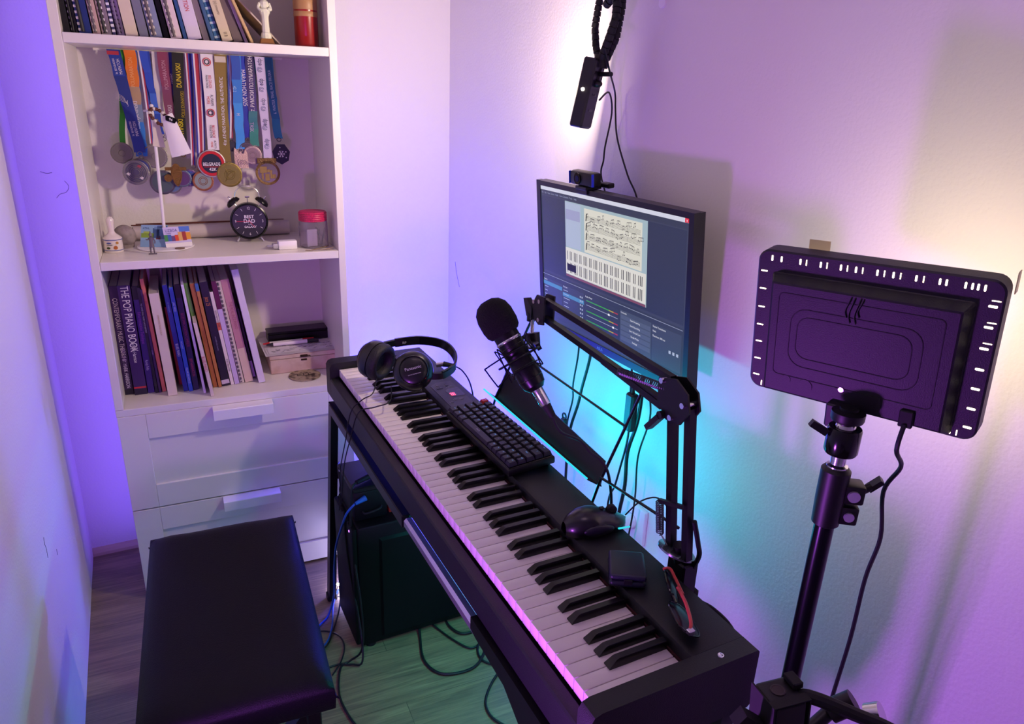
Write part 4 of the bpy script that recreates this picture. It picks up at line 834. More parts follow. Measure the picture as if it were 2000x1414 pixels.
solo('arm_cable', MB().tube([(.925, -1.652, .86), (.938, -1.652, .82), (.948, -1.648, .79), (.952, -1.63, .745), (.956, -1.62, .70), (.965, -1.615, .66)], .0038), CABLE, 'black cable running beside the uprights of the boom arm', 'cable')
so = thing('wall_socket', 'white wall socket low on the right wall behind the piano', 'socket', (W, -1.165, .50))
obj('cover_plate', MB().rbox(-.012, -.0002, -.045, .045, -.045, .045, .003, 2), WPL, so); obj('socket_well', MB().rod((-.0125, 0, 0), (-.0118, 0, 0), .020, n=28), mat('socket_grey', '#c9c3cf', .5), so)
obj('plug', MB().rod((-.045, 0, 0), (-.012, 0, 0), .016, .018, n=24), WPL, so)
# ================= bookcase contents =================
PAGE = mat('pages', '#d9cfc4', .8, bump=.5, bscale=700.)
def book(x, t, h, y, lean, col, title=None, tc='#e8e0e8', d=.215, z=.6035, label='', grp=None, tsize=.6, spiral=None, rough=.45, name='book', extra=None, top=.9, kind='book', roundsp=False, thin=False, shear=0.):
    lab = label
    r = thing(name, lab, kind, SH(x, y, z) @ Ry(math.radians(lean)), group='music books on the lower shelf' if z < 1 else 'scores and books on the upper shelf')
    cm = mat('cover_'+col.strip('#'), col, rough); e = .0008
    if t < .007 or thin:
        obj('cover', MB().rbox(0, t, 0, d, 0, h, .0006), cm, r)
    else:
        b = MB(); b.rbox(0, .0011, .001, d, 0, h, .0004); b.rbox(t-.0011, t, .001, d, 0, h, .0004)
        if roundsp: b.prism([(t/2+t/2*math.cos(PI+PI*k/10), .006+.012*math.sin(PI+PI*k/10)) for k in range(11)]+[(t, .008), (0, .008)], 0, h)
        else: b.rbox(0, t, 0, .0016, 0, h, .0005)
        obj('cover', b, cm, r)
        obj('pages', MB().box(.0012, t-.0012, .0018, d-.003, .002, h-.002), PAGE, r)
    if spiral:
        sc_, step = spiral; b = MB(); b.rod((t*.34, -.0015, .004), (t*.34, -.0015, h-.004), min(t*.22, .004), n=8); obj('binding_spine', b, mat('comb_'+sc_.strip('#'), sc_, .5), r)
        bt = MB(); z_ = .006
        la, lb_ = (-.02, .22) if col in ('#131118', '#1b2f78') else (.12, .62) if col in ('#d8ccc0', '#c8b4d8') else (.10, .55)
        while z_ < min(h, .31)-.008: bt.rbox(t*la, t*lb_, -.0040 if la > 0 else -.0012, .003, z_, z_+step*.5, .001); z_ += step
        obj('binding_teeth', bt, mat('comb2_'+sc_.strip('#'), {'#e8e0ea': '#2a2438', '#17151f': '#e2dae4', '#5a4e58': '#d8cdc8'}.get(sc_, '#2a2438'), .5), r, smooth=0)
    if title:
        for (s_, zf, sz, cc) in title:
            m = mat('ink_'+cc.strip('#'), cc, .6); X = M3((0, 0, -1), (1, 0, 0), (t/2, -.0008 if not roundsp else -.0075, h*zf))
            text(s_, sz*1.12, m, r, X, name='spine_lettering', sx=.66, shear=shear)
    if extra:
        for (z0, z1, cc) in extra: obj('cover_band', MB().box(-.0002, t+.0002, -.0004 if not roundsp else -.0065, .004, z0*h, z1*h), mat('band_'+cc.strip('#'), cc, .5), r)
    return r
G1 = None
book(.0205, .021, .311, .110, 0, '#2b1440', [('CONTEMPORARY MUSIC THEORY', .62, .0150, '#e6d9d0'), ('LEVEL ONE', .38, .010, '#c9a0d8'), ('BY MARK HARRISON', .20, .0125, '#ecdff0')], label='dark purple music theory paperback, first book on the lower shelf', extra=[(.0, .05, '#12101c')])
book(.0450, .031, .313, .099, -.6, '#35175e', [('THE POP PIANO BOOK', .70, .0240, '#f0e8f0'), ('By Mark Harrison', .40, .0115, '#f0e8f0')], label='thick purple pop piano book with tall white letters', extra=[(.06, .075, '#c02838'), (.0, .055, '#191330')])
book(.0780, .0165, .308, .103, -.5, '#3a1d7c', [('Reharmonization Techniques', .62, .0105, '#a445c8'), ('Randy Felts', .27, .0090, '#d8c8f0')], label='violet harmony book with a black head, third on the lower shelf', extra=[(.88, 1.0, '#15121e')])
book(.0965, .0075, .306, .096, -1.6, '#141024', [('THE CHORD SCALE THEORY & JAZZ HARMONY', .72, .0052, '#c9bfd8')], label='thin black book between violet and salmon spines')
book(.1055, .0065, .300, .097, -2.2, '#3b1f58', [('jazz piano', .40, .0048, '#a898c0')], label='thin plum booklet directly left of the salmon book')
book(.1145, .0095, .328, .100, -3.0, '#e07868', [('Salsa', .80, .0060, '#c03040')], label='thin salmon pink book, taller than its neighbours')
book(.1290, .0240, .296, .061, -2.6, '#dccbc0', [('SYMPHONIC PIANO ALBUM', .70, .0062, '#b79a78')], label='thick cream white book standing forward on the lower shelf')
book(.1590, .0080, .235, .140, -3.0, '#b8420e', label='short rust orange book pushed back between cream and blue spines')
book(.1690, .0125, .311, .084, -3.6, '#162a9c', [('BLUES PIANO', .40, .0085, '#e8e8f8'), ('the complete guide', .80, .0050, '#8090e0')], label='dark blue blues piano book left of the brighter blue book')
book(.1830, .0105, .305, .078, -3.4, '#2c58c8', [('JAZZ PIANO', .82, .0065, '#e0ecff'), ('Hal Leonard', .46, .006, '#c8dcff'), ('VOLUME ONE WITH CD', .16, .006, '#dbe6ff')], label='bright blue piano book with a pale top, on the lower shelf')
book(.1950, .0150, .310, .086, -3.2, '#231a4e', [('BLUES IMPROVISATION COMPLETE', .58, .0085, '#b83a78'), ('JEFF HARRINGTON', .22, .0085, '#c84870')], label='dark indigo improvisation book with magenta letters', extra=[(.88, 1.0, '#15121c')])
book(.2200, .0065, .318, .050, -4.4, '#ded0ee', label='thin white lavender folder with ragged pages, standing forward', thin=True)
book(.2375, .0085, .219, .020, -6.2, '#d9c6c0', [('BLUES PIANO', .45, .0100, '#c04050')], label='short worn white songbook with red letters, nearest to the shelf edge')
book(.2330, .0100, .311, .094, -5.6, '#5f8f3c', label='green book partly hidden behind a white folder and a short songbook')
book(.2475, .0120, .310, .086, -5.6, '#a8622c', [('E E E E E E E E E E E', .5, .006, '#8a4a20')], label='brown book with a saw-toothed edge, left one of the brown pair')
book(.2615, .0085, .311, .082, -5.8, '#b8763c', label='narrow light brown book, right one of the brown pair', extra=[(.93, 1.0, '#4068b0')])
book(.2720, .0210, .312, .088, -5.6, '#171228', [('jazz 25', .82, .0130, '#c87848'), ('real melodic minor harmony', .42, .0050, '#a89cc0')], label='black book with curly orange letters at its head', extra=[(.02, .06, '#cdbfd0')])
book(.2955, .0090, .283, .090, -6.2, '#e8dad8', [('BOSSA NOVA RHYTHMS', .72, .0062, '#3a2a38'), ('MUSIC MINUS ONE', .22, .0062, '#3a2a38')], label='narrow white book with small black spine print, shorter than its neighbours', extra=[(.60, .68, '#d06048')])
book(.3065, .0125, .312, .092, -6.4, '#5e1a44', label='maroon book with a pale lower spine, on the lower shelf', extra=[(.0, .74, '#c9b4de')])
book(.3210, .0125, .311, .096, -6.8, '#dccdc0', spiral=('#5a4e58', .0125), label='cream comb-bound book with square dark binding holes')
book(.3360, .0220, .314, .097, -7.2, '#c48a98', [('THE REAL JAZZ PIANO', .66, .0110, '#a85878')], label='pink fake book fading to cream at its foot', extra=[(.0, .34, '#dcc0b0')])
book(.3600, .0080, .220, .125, -7.4, '#1d1730', label='short dark booklet with white marks, squeezed behind the tall white binder', extra=[(.02, .25, '#b9a8d8')])
book(.3720, .0185, .345, .079, -7.6, '#ded2e4', label='tall slim white binder leaning at the right end of the lower books', d=.225, rough=.3)
# wooden box with papers
wbx = thing('wooden_box', 'pale wooden box with a brass latch, on the lower shelf', 'box', SH(.512, .225, .6035, .0))
WD = mat('pale_wood', '#d3b9a8', .6, noise=('#c4a691', 30.))
obj('box_body', MB().rbox(-.098, .098, -.090, .085, 0, .045, .0015), WD, wbx); obj('lid', MB().rbox(-.100, .100, -.092, .087, .0465, .060, .0015), WD, wbx)
BRZ = mat('old_brass', '#3a2418', .4, .6)
obj('latch', MB().rbox(-.010, .012, -.0950, -.0915, .048, .055, .001).tube([(.006, -.095, .050), (.016, -.097, .052), (.020, -.095, .048)], .0013).rbox(-.008, .010, -.093, -.090, .036, .041, .001), BRZ, wbx, 'dark brass latch')
pp = thing('paper_sheets', 'loose white scribbled paper sheets lying on the wooden box', 'paper', SH(.505, .225, .664, .02))
PAPM = mat('paper_white', '#e6dde6', .7)
b = MB()
for k in range(3):
    n_ = 12; vs = []; dx = -.105+.006*k; 
    for i in range(n_+1):
        for j in (0, 1): vs.append((dx+.213*i/n_, -.094+.006*k+.180*j, .0004+.0012*k+.0012*abs(math.sin(i*.9+k))*(1-j)))
    b.add(vs, [(2*i, 2*i+2, 2*i+3, 2*i+1) for i in range(n_)]); b.add([(x, y, z-.0004) for x, y, z in vs], [(2*i, 2*i+1, 2*i+3, 2*i+2) for i in range(n_)])
obj('sheets', b, PAPM, pp)
b = MB(); rn = random.Random(11)
for i in range(46):
    x = rn.uniform(-.085, .095); y = rn.uniform(-.078, -.02); z = .0052
    b.tube([(x+.004*k*rn.uniform(.4, 1.1), y+rn.uniform(-.003, .003), z) for k in range(4)], .00035, n=4, sub=2)
obj('handwriting', b, mat('ink_blueblack', '#3a3550', .7), pp, smooth=0)
cs_ = thing('glasses_case', 'long black hard case lying on the papers at the back of the lower shelf', 'case', SH(.515, .262, .6702, .015))
obj('case_bottom', MB().rbox(-.092, .092, -.028, .028, 0, .026, .002), BLKM, cs_); obj('case_lid', MB().rbox(-.093, .093, -.029, .029, .0265, .034, .002), BLKM, cs_)
def pen(x, y, a, body, cap, r, L, label, z):
    p = thing('marker_pen', label, 'pen', SH(x, y, z, a))
    obj('barrel', MB().rod((-L/2+.02, 0, 0), (L/2-.035, 0, 0), r, n=16), mat('pen_'+body.strip('#'), body, .35), p)
    obj('cap', MB().rod((L/2-.035, 0, 0), (L/2, 0, 0), r*1.08, n=16), mat('pen_'+cap.strip('#'), cap, .35), p); obj('tip', MB().rod((-L/2, 0, 0), (-L/2+.021, 0, 0), r*.35, r, n=16), mat('pen_'+cap.strip('#'), cap, .35), p)
    text('- -- board marker', .0045, mat('ink_3a3550', '#3a3550', .6), p, T((-.01, -.002, r+.0002)), name='barrel_lettering'); return p
pen(.492, .203, .02, '#ece4ea', '#16161c', .0062, .158, 'white and black board marker, the lower of two pens on the papers', .6765)
pen(.482, .2185, .03, '#ece4ea', '#c02028', .0052, .155, 'white and red board marker, the upper of two pens on the papers', .6758)
# coaster
co_ = thing('coaster', 'round wood-patterned coaster with a dark logo on the lower shelf', 'coaster', SH(.506, .093, .6035))
obj('disc', MB().lathe([(0, 0), (.045, 0), (.047, .001), (.047, .003), (.0465, .0035), (0, .0035)], 48), mat('coaster_wood', '#a8967e', .6, noise=('#4a3a30', 60.)), co_)
b = MB()
for q_ in ((-.022, .022, -.004, -.0005), (-.022, -.019, -.0005, .012), (-.004, -.001, -.0005, .014), (.010, .013, -.004, .010), (.020, .030, -.008, -.005), (-.012, -.005, .006, .008)): b.box(q_[0], q_[1], q_[2], q_[3], .0034, .0038)
obj('printed_mark', b, mat('print_brown', '#2c1c1a', .6), co_)

# ---- middle shelf
z1 = 1.0012
be = thing('ceramic_bell', 'white ceramic souvenir bell with a painted band, at the left end of the middle shelf', 'bell', SH(.047, .133, z1))
CER = mat('white_ceramic', '#ece2dc', .15, coat=.4)
obj('bell_body', MB().lathe([(.0225, 0), (.0235, .001), (.0232, .006), (.0222, .034), (.0230, .0365), (.021, .039), (.0145, .0445), (.0092, .049), (.0072, .054), (.0078, .066), (.0092, .078), (.0088, .085), (.0055, .0905), (0, .092)], 40), CER, be, smooth=60)
BB = mat('bell_blue', '#3d4ea0', .3)
for z in (.0065, .0335): obj('blue_band', MB().lathe([(.0234, z-.0008), (.0240, z), (.0234, z+.0010)], 40, False), BB, be)
for (a, z, w_, h_, c_) in ((-112, .026, .012, .004, '#3d4ea0'), (-108, .0215, .015, .0016, '#35304a'), (-118, .013, .009, .006, '#3f4a22'), (-75, .014, .010, .010, '#b0602a'), (-62, .026, .007, .007, '#c08a40')):
    b = MB(); b.X = Rz(math.radians(a)) @ T((.0226, 0, z)); n_ = 12
    b.hull([(k_, w_/2*math.cos(2*PI*i/n_), h_/2*math.sin(2*PI*i/n_)) for i in range(n_) for k_ in (-.001, .0012)]); obj('painted_motif', b, mat('paint_'+c_.strip('#'), c_, .4), be)
stn = thing('round_stone', 'smooth grey rounded stone bowl behind the ceramic bell', 'stone', SH(.073, .185, z1))
obj('body', MB().ball((0, 0, .030), .030, 14, (.95, .8, 1.0)), mat('grey_stone', '#9a8e8c', .6, noise=('#857a78', 60.)), stn); obj('flat_base', MB().rod((0, 0, 0), (0, 0, .010), .020, .022, n=24), mat('grey_stone', '#9a8e8c', .6), stn)
jd = thing('jewellery_stand', 'white metal stand with a round base and thin pole on the middle shelf', 'stand', SH(.171, .166, z1))
obj('base', MB().lathe([(0, 0), (.070, 0), (.072, .001), (.072, .003), (.071, .004), (0, .004)], 56), WPL, jd)
obj('pole', MB().rod((0, 0, .003), (.009, 0, .365), .0042, n=16), WPL, jd); obj('pole_cap', MB().ball((.009, 0, .365), .0048, 8), WPL, jd)
obj('cross_arm', MB().rod((-.012, .0, .352), (.030, -.004, .358), .0025, n=10), WPL, jd)
br_ = thing('braided_bracelet', 'brown and white beaded bracelet hanging at the top of the white stand', 'bracelet', SH(.196, .150, 1.352))
bb_ = MB(); n_ = 18
for k in range(n_):
    a = 2*PI*k/n_; b2 = MB(); b2.ball((.020*math.cos(a)-.002, .006*math.sin(a), .017*math.sin(a)-.012+.010*math.cos(a)*-1), .0048, 6)
    obj('bead', b2, mat('bead_brown', '#5a2a1e', .4) if k % 3 else mat('bead_white', '#d8cfc8', .4), br_)
tgp = [(.204, 1.335), (.224, 1.345), (.2605, 1.250), (.209, 1.233)]
tg = thing('paper_tag', 'white curved paper tag with a black emblem hanging on the white stand', 'tag', SH(.205, .14, 1.335))
b = MB(); vs = []; n_ = 8
for i in range(n_+1):
    u = i/n_
    for v in range(n_+1):
        w_ = v/n_; x0_ = .200+(.213-.200)*u; x1_ = .226+(.262-.226)*u; zz = 1.340-.100*u+(.012*(w_))*(1-u)+.012*u*w_
        vs.append((x0_+(x1_-x0_)*w_-.205, -.006*math.sin(PI*w_)-.004*u, zz-1.335))
b.add(vs, [(i*(n_+1)+v, i*(n_+1)+v+1, (i+1)*(n_+1)+v+1, (i+1)*(n_+1)+v) for i in range(n_) for v in range(n_)]); b.add([(x, y+.0005, z) for x, y, z in vs], [(i*(n_+1)+v, (i+1)*(n_+1)+v, (i+1)*(n_+1)+v+1, i*(n_+1)+v+1) for i in range(n_) for v in range(n_)])
obj('card', b, PAPM, tg)
eb = MB(); eb.X = M3((.93, 0, -.35), (.35, 0, .93), (.016, -.0085, .000)); eb.hull([(x, y, z) for x, y in ((-.014, .003), (-.011, .007), (.011, .007), (.014, .002), (.011, -.006), (-.011, -.006)) for z in (0, .0012)])
eo = obj('emblem_plate', eb, BLKG, tg, 'black emblem plate'); text('96', .009, mat('ink_e8e0e8', '#e8e0e8', .5), eo, M3((.93, 0, -.35), (.35, 0, .93), (.016, -.0103, .000)), name='emblem_mark')
cr = thing('paper_tag', 'narrow cream paper tag behind the white stand pole', 'tag', SH(.183, .160, 1.335))
obj('card', MB().hull([(x, y, z) for x, z in ((-.003, 0), (.008, .0), (.018, -.072), (-.012, -.068)) for y in (0, .0005)]), mat('paper_cream', '#ddd2c4', .7), cr)
# cards on the base
def card(xl, y, w_, h_, rz, tilt, cols, label, name='souvenir_card'):
    c = thing(name, label, 'card', SH(xl, y, z1+.0045, rz) @ Rx(tilt))
    obj('card', MB().box(0, w_, 0, .0008, 0, h_), mat('card_'+cols[0].strip('#'), cols[0], .4), c)
    for (x0, x1, za, zb, cc) in cols[1]: obj('printed_patch', MB().box(x0*w_, x1*w_, -.0003, 0, za*h_, zb*h_), mat('print_'+cc.strip('#'), cc, .4), c)
    return c
c1_ = card(.108, .158, .068, .062, math.radians(-16), math.radians(-30), ('#8fb4d8', [(.02, .5, .42, .62, '#8aa83c'), (.1, .35, .62, .70, '#a8bc50'), (.45, .7, .4, .85, '#35558c'), (.6, 1., .35, .95, '#4a6ca8'), (.58, .75, .34, .5, '#8c2c34'), (.0, 1., .0, .30, '#7fa4cc'), (.5, .95, .80, .92, '#6f94c4')]), 'light blue travel card with green hills leaning on the white stand base')
text('ATHL.', .007, mat('ink_1c3c6c', '#1c3c6c', .5), c1_, M3((1, 0, 0), (0, 0, 1), (.014, -.0005, .052)))
c2__ = card(.172, .128, .067, .056, math.radians(10), math.radians(-26), ('#c9c0ea', [(0, .13, .30, .62, '#3f8c50'), (.13, .27, .30, .62, '#3d62b4'), (.27, .40, .30, .56, '#6a3c80'), (.40, .53, .30, .60, '#d84428'), (.53, .68, .30, .74, '#d8a868'), (.68, .83, .30, .74, '#a02c34'), (.83, 1., .34, .70, '#e0962c'), (.60, 1.0, .74, 1., '#4a74d0'), (0, 1., 0, .20, '#ece6e8')]), 'white travel card with coloured blocks leaning on the white stand base')
text('LIZBOA', .011, mat('ink_4a3a90', '#4a3a90', .5), c2__, M3((1, 0, 0), (0, 0, 1), (.020, -.0005, .046)), sx=.8); text('CARD', .005, mat('ink_4a3a90', '#4a3a90', .5), c2__, M3((1, 0, 0), (0, 0, 1), (.012, -.0005, .038)))
cn = thing('coin', 'brown coin lying on the base of the white stand', 'coin', SH(.205, .112, z1+.0042)); obj('disc', MB().lathe([(0, 0), (.0125, 0), (.0125, .0016), (.0112, .0018), (.011, .0014), (0, .0014)], 28), mat('bronze_coin', '#7a6048', .4, .6), cn)
# soldier
to = thing('toy_soldier', 'small grey metal toy soldier standing in front of the travel cards', 'figurine', SH(.139, .076, z1))
TM = mat('grey_pewter', '#6f6672', .45, .3)
obj('plinth', MB().rbox(-.010, .010, -.005, .005, 0, .0016, .0005), TM, to)
obj('body', MB().rod((-.0042, 0, .0015), (-.0038, 0, .020), .0016, .0024, 8).rod((.0045, 0, .0015), (.0035, 0, .020), .0016, .0024, 8).lathe([(0, .018), (.0062, .018), (.0055, .026), (.0048, .033), (.0062, .042), (.0035, .0455), (0, .046)], 16), TM, to)
obj('head', MB().ball((0, -.0005, .049), .0036, 8, (1, 1, 1.15)), TM, to); obj('helmet', MB().lathe([(.0046, .0495), (.0040, .0525), (.0022, .055), (.0010, .060), (0, .061)], 14), TM, to)
obj('arm', MB().tube([(-.0055, 0, .042), (-.0085, -.002, .038), (-.0115, -.003, .0405)], .0015, n=6), TM, to); obj('arm', MB().tube([(.0055, 0, .042), (.0085, -.001, .034), (.0075, -.003, .028)], .0015, n=6), TM, to)
# alarm clock
ck_ = thing('alarm_clock', 'black twin bell alarm clock with white lettering on the middle shelf', 'clock', SH(.395, .196, z1, math.radians(-4)))
CB = mat('clock_black', '#0c0c10', .25, .2)
def YC(b, cz=.060): b.X = T((0, 0, cz)) @ Rx(PI/2); return b   # lathe axis -> -y
obj('clock_case', YC(MB()).lathe([(0, -.026), (.040, -.026), (.047, -.022), (.050, -.010), (.050, .014), (.0515, .018), (.0515, .022), (.0475, .0235), (.0455, .020), (0, .020)], 56), CB, ck_, smooth=40)
obj('chrome_rim', YC(MB()).lathe([(.0455, .0200), (.0468, .0222), (.0478, .0225)], 56, False), CHROME, ck_)
fc_ = obj('dial', YC(MB()).lathe([(0, .0200), (.0455, .0200), (.0455, .0205), (0, .0205)], 56), mat('dial_violet', '#2c2440', .5), ck_)
MK = mat('dial_white', '#e6e0ee', .5)
for k in range(12):
    if k % 3 == 0: continue
    a = PI/2-k*PI/6; b = MB(); b.X = M3((1, 0, 0), (0, 0, 1), (.037*math.cos(a), -.0208, .060+.037*math.sin(a))) @ Rz(a); b.box(-.0038, .0038, -.0005, .0005, 0, .0004); obj('hour_mark', b, MK, fc_)
for s_, a in (('12', 90), ('3', 0), ('6', -90), ('9', 180)):
    a = math.radians(a); text(s_, .0105, MK, fc_, M3((1, 0, 0), (0, 0, 1), (.0365*math.cos(a), -.0209, .060+.0365*math.sin(a))), name='numeral', sx=.8)
for s_, x, z, sz in (('BEST', 0, .0725, .0125), ('DAD', 0, .0600, .0145), ('in the', .002, .0515, .0045), ('GALAXY', .002, .0440, .0085)):
    text(s_, sz, MK, fc_, M3((1, 0, 0), (0, 0, 1), (x, -.0209, z)), bold=.02)
RH = mat('hand_red', '#d03048', .4)
for a, L in ((-50, .022), (180, .034), (90, .010)):
    a = math.radians(a); b = MB(); b.bar((0, -.0215, .060), (L*math.cos(a), -.0215, .060+L*math.sin(a)), .0004, .0011); obj('clock_hand', b, RH, ck_, 'red clock hand')
for s in (-1, 1):
    X = T((s*.036, -.002, .108)) @ Ry(math.radians(s*38)); b = MB(); b.X = X; b.lathe([(.020, 0), (.0205, .003), (.018, .009), (.011, .0135), (0, .0150)], 32); obj('bell', b, CB, ck_, smooth=50)
    b = MB(); b.X = X; b.rod((0, 0, -.014), (0, 0, .002), .0022).rod((0, 0, .014), (0, 0, .020), .0025).ball((0, 0, .021), .0032, 8); obj('bell_post', b, CHROME, ck_)
    obj('foot', MB().rod((s*.024, -.006, .018), (s*.036, -.012, .001), .0022, .0032, n=12), CHROME, ck_)
obj('rear_foot', MB().rod((0, .014, .016), (0, .024, .001), .0022, .003, n=10), CHROME, ck_)
obj('carry_handle', MB().tube([(-.034, -.002, .122), (-.030, -.002, .140), (-.018, -.002, .152), (0, -.002, .156), (.018, -.002, .152), (.030, -.002, .140), (.034, -.002, .122)], .0012, n=8), CHROME, ck_)
obj('hammer', MB().rod((0, -.002, .108), (0, -.002, .124), .0012).rod((-.006, -.002, .126), (.006, -.002, .126), .0022), CHROME, ck_)
# jar
jr = thing('glass_jar', 'clear plastic jar with a bright pink screw lid at the right end of the shelf', 'jar', SH(.554, .075, z1))
GLS = mat('clear_plastic', '#f4eef8', .05, trans=.96)
obj('jar_body', MB().lathe([(0, .001), (.037, .001), (.0395, .004), (.0395, .070), (.037, .076), (.036, .080), (.0345, .080), (.0355, .075), (.038, .069), (.038, .005), (.036, .0025), (0, .0025)], 48), GLS, jr)
lp_ = [(0, .101), (.030, .101), (.0365, .0995), (.0385, .096)]
for k in range(4): lp_ += [(.0390, .0955-k*.005), (.0378, .0935-k*.005), (.0390, .0915-k*.005)]
lp_ += [(.0385, .0745), (.036, .0745), (.036, .0735), (0, .0735)]
obj('lid', MB().lathe(lp_, 48), mat('pink_plastic', '#c8205a', .4, noise=('#a01a48', 300.)), jr, 'pink ribbed lid')
pcn = thing('folded_paper', 'folded white paper inside the pink-lidded jar', 'paper', SH(.547, .062, z1+.0035, .12)); obj('sheet', MB().rbox(-.014, .014, -.003, .001, 0, .048, .0008), PAPM, pcn); obj('fold', MB().rbox(-.014, .013, .0012, .003, .001, .045, .0005), PAPM, pcn)
rn = random.Random(2)
for k in range(7):
    a = rn.uniform(-.9, .9); b = MB(); x0_ = rn.uniform(-.010, .012); 
    b.tube([(x0_, 0, .0), (x0_+a*.006, .004, .020), (x0_+a*.014, .002, .040+rn.uniform(0, .012))], .0009, n=5)
    o = obj('wire_tie', b, mat('tie_metal', '#9a98a8', .3, .8)); o.matrix_world = SH(.566, .078+.002*k, z1+.004); tag(o, 'bent metal wire pin inside the pink-lidded jar', 'wire', 'wire pins in the jar')
ap = thing('usb_charger', 'small white charger block in front of the clock on the middle shelf', 'charger', SH(.478, .060, z1, .03))
obj('block', MB().rbox(-.025, .025, -.013, .013, 0, .024, .003, 2), WPL, ap); obj('plug_end', MB().rbox(-.040, -.025, -.010, .012, .003, .016, .002), mat('clear_white', '#d6d0dc', .15, trans=.4), ap)
for y in (-.005, .006): obj('plug_pin', MB().rod((-.054, y, .010), (-.040, y, .010), .0018, n=10), CHROME, ap)
scr = thing('paper_roll', 'long rolled white poster lying along the back of the middle shelf', 'poster roll', SH(.30, .278, z1+.0215))
obj('roll', MB().rod((-.208, 0, 0), (.215, .0, 0), .0205, n=28), mat('roll_paper', '#cfc2c4', .6), scr); obj('roll_end', MB().tube([(-.2095, .016*math.cos(a*.6)*(1-a*.03), .016*math.sin(a*.6)*(1-a*.03)) for a in range(24)], .0006, n=4), mat('roll_shadow', '#8a7c80', .8), scr)
for k, (xa, xb, dz, r_) in enumerate(((.088, .36, .002, .0016), (.10, .50, .0045, .0013))):
    o = obj('drumstick' if False else 'wooden_stick', MB().rod((xa, .262+.004*k, z1+.0425+dz), (xb, .268, z1+.0432+dz), r_, n=8), mat('stick_brown', '#5a2412', .5)); o.matrix_world = SHM; tag(o, ('shorter' if k == 0 else 'longer')+' thin brown stick lying on the rolled poster', 'stick', None)
rn = random.Random(8)
for k, (xa, ya, xb, yb, lb) in enumerate(((.520, .028, .596, .020, 'front'), (.530, .020, .590, .060, 'slanting'), (.560, .016, .600, .030, 'short'))):
    o = obj('twig', MB().tube([(xa, ya-.008, z1+.0015+.001*k), ((xa+xb)/2, (ya+yb)/2-.012, z1+.003+.001*k), (xb, yb-.006, z1+.002+.002*k)], .0010, n=6), mat('twig_tan', '#8a7258', .7)); o.matrix_world = SHM; tag(o, lb+' dry twig lying at the shelf edge below the pink-lidded jar', 'twig', None)

# ---- upper shelf books
z2 = 1.5222
UP = [(.0215, .0125, -3, '#0e0d12', None, 'black glossy folder, first on the upper shelf'),
 (.0365, .0130, -3.5, '#131118', ('#17151f', .012), 'black comb-bound book beside the glossy folder'),
 (.0520, .0250, -4, '#1b2f78', ('#17151f', .012), 'thick navy comb-bound book on the upper shelf'),
 (.0800, .0150, -4.5, '#c8a8a4', ('#5a4e58', .013), 'dusty pink comb-bound book right of the navy one'),
 (.0975, .0200, -5, '#d8ccc0', ('#17151f', .012), 'cream book with a black and white comb binding'),
 (.1200, .0065, -5.5, '#3a3a68', None, 'thin slate blue booklet with white dashes on the upper shelf'),
 (.1290, .0155, -6, '#c8b4d8', ('#e8e0ea', .009), 'lavender book with a fine white comb binding'),
 (.1470, .0260, -6.5, '#d8c8b8', None, 'plain cream score between the lavender and the grey books'),
 (.1760, .0190, -7, '#77768e', None, 'plain grey folder on the upper shelf'),
 (.1985, .0260, -8, '#8088a8', ('#5a4e58', .013), 'blue grey book with dark square binding holes'),
 (.2285, .0110, -8.5, '#100e16', None, 'thin black book between two comb-bound books'),
 (.2430, .0240, -9, '#dcc8d0', ('#5a4e58', .013), 'white comb-bound book beside the thin black book'),
 (.2710, .0075, -9.5, '#284c84', None, 'thin deep blue booklet left of the white edition'),
 (.2810, .0310, -10, '#d8cce4', 'ED', 'white edition with red spine letters on the upper shelf'),
 (.3160, .0140, -12, '#d8cdb8', None, 'cream booklet with thin ruled lines right of the white edition'),
 (.3330, .0080, -12.5, '#3a5c84', None, 'blue thin book left of the speckled one'),
 (.3440, .0120, -13, '#3c6ca0', 'SP', 'speckled blue and white book on the upper shelf'),
 (.3590, .0240, -14, '#cfc0a4', None, 'tan old score with small print on the upper shelf'),
 (.3870, .0210, -17, '#6a5a60', None, 'grey brown book leaning on its neighbours'),
 (.4130, .0075, -19, '#b8a4c4', None, 'lavender folder leaning beside the grey brown book'),
 (.4250, .0065, -22, '#c8a878', None, 'tan card folder with notched edge, leaning')]
for x, t, a, c, sp, lb in UP:
    ti = None; ex = None; spi = sp if isinstance(sp, tuple) else None
    if sp == 'ED': ti = [('EDITION', .30, .013, '#c83a3a')]
    if sp == 'SP': ex = [(.03+.06*k, .05+.06*k, '#b8c8dc') for k in range(6)]
    if c == '#3a3a68': ex = [(.03+.045*k, .052+.045*k, '#e0dcec') for k in range(6)]
    if c == '#cfc0a4': ti = [('ill 8', .06, .010, '#6a5c50'), ('[c] concerto', .28, .008, '#7a6c5c')]
    book(x, t, .27 if t > .008 else .25, .045+.01*(len(lb) % 3), a, c, ti, z=z2, label=lb, spiral=spi, extra=ex, d=.21)
pl = thing('leaning_board', 'thin pale board leaning steeply behind the white statuette', 'board', SH(.510, .10, z2) @ Ry(math.radians(-44)))
obj('board', MB().rbox(-.004, 0, 0, .18, .001, .24, .0006), mat('cover_c8b8b0', '#c8b8b0', .6), pl)
su = thing('statuette', 'small white figure on a square brown base on the upper shelf', 'statuette', SH(.462, .045, z2))
obj('base', MB().hull([(sx*a, sy*a, z) for a, z in ((.0175, 0), (.0165, .003), (.0135, .005), (.0135, .0135)) for sx in (-1, 1) for sy in (-1, 1)]), mat('brown_base', '#8a5c2c', .4), su)
ST = mat('jade_white', '#dfe0c8', .3, coat=.3)
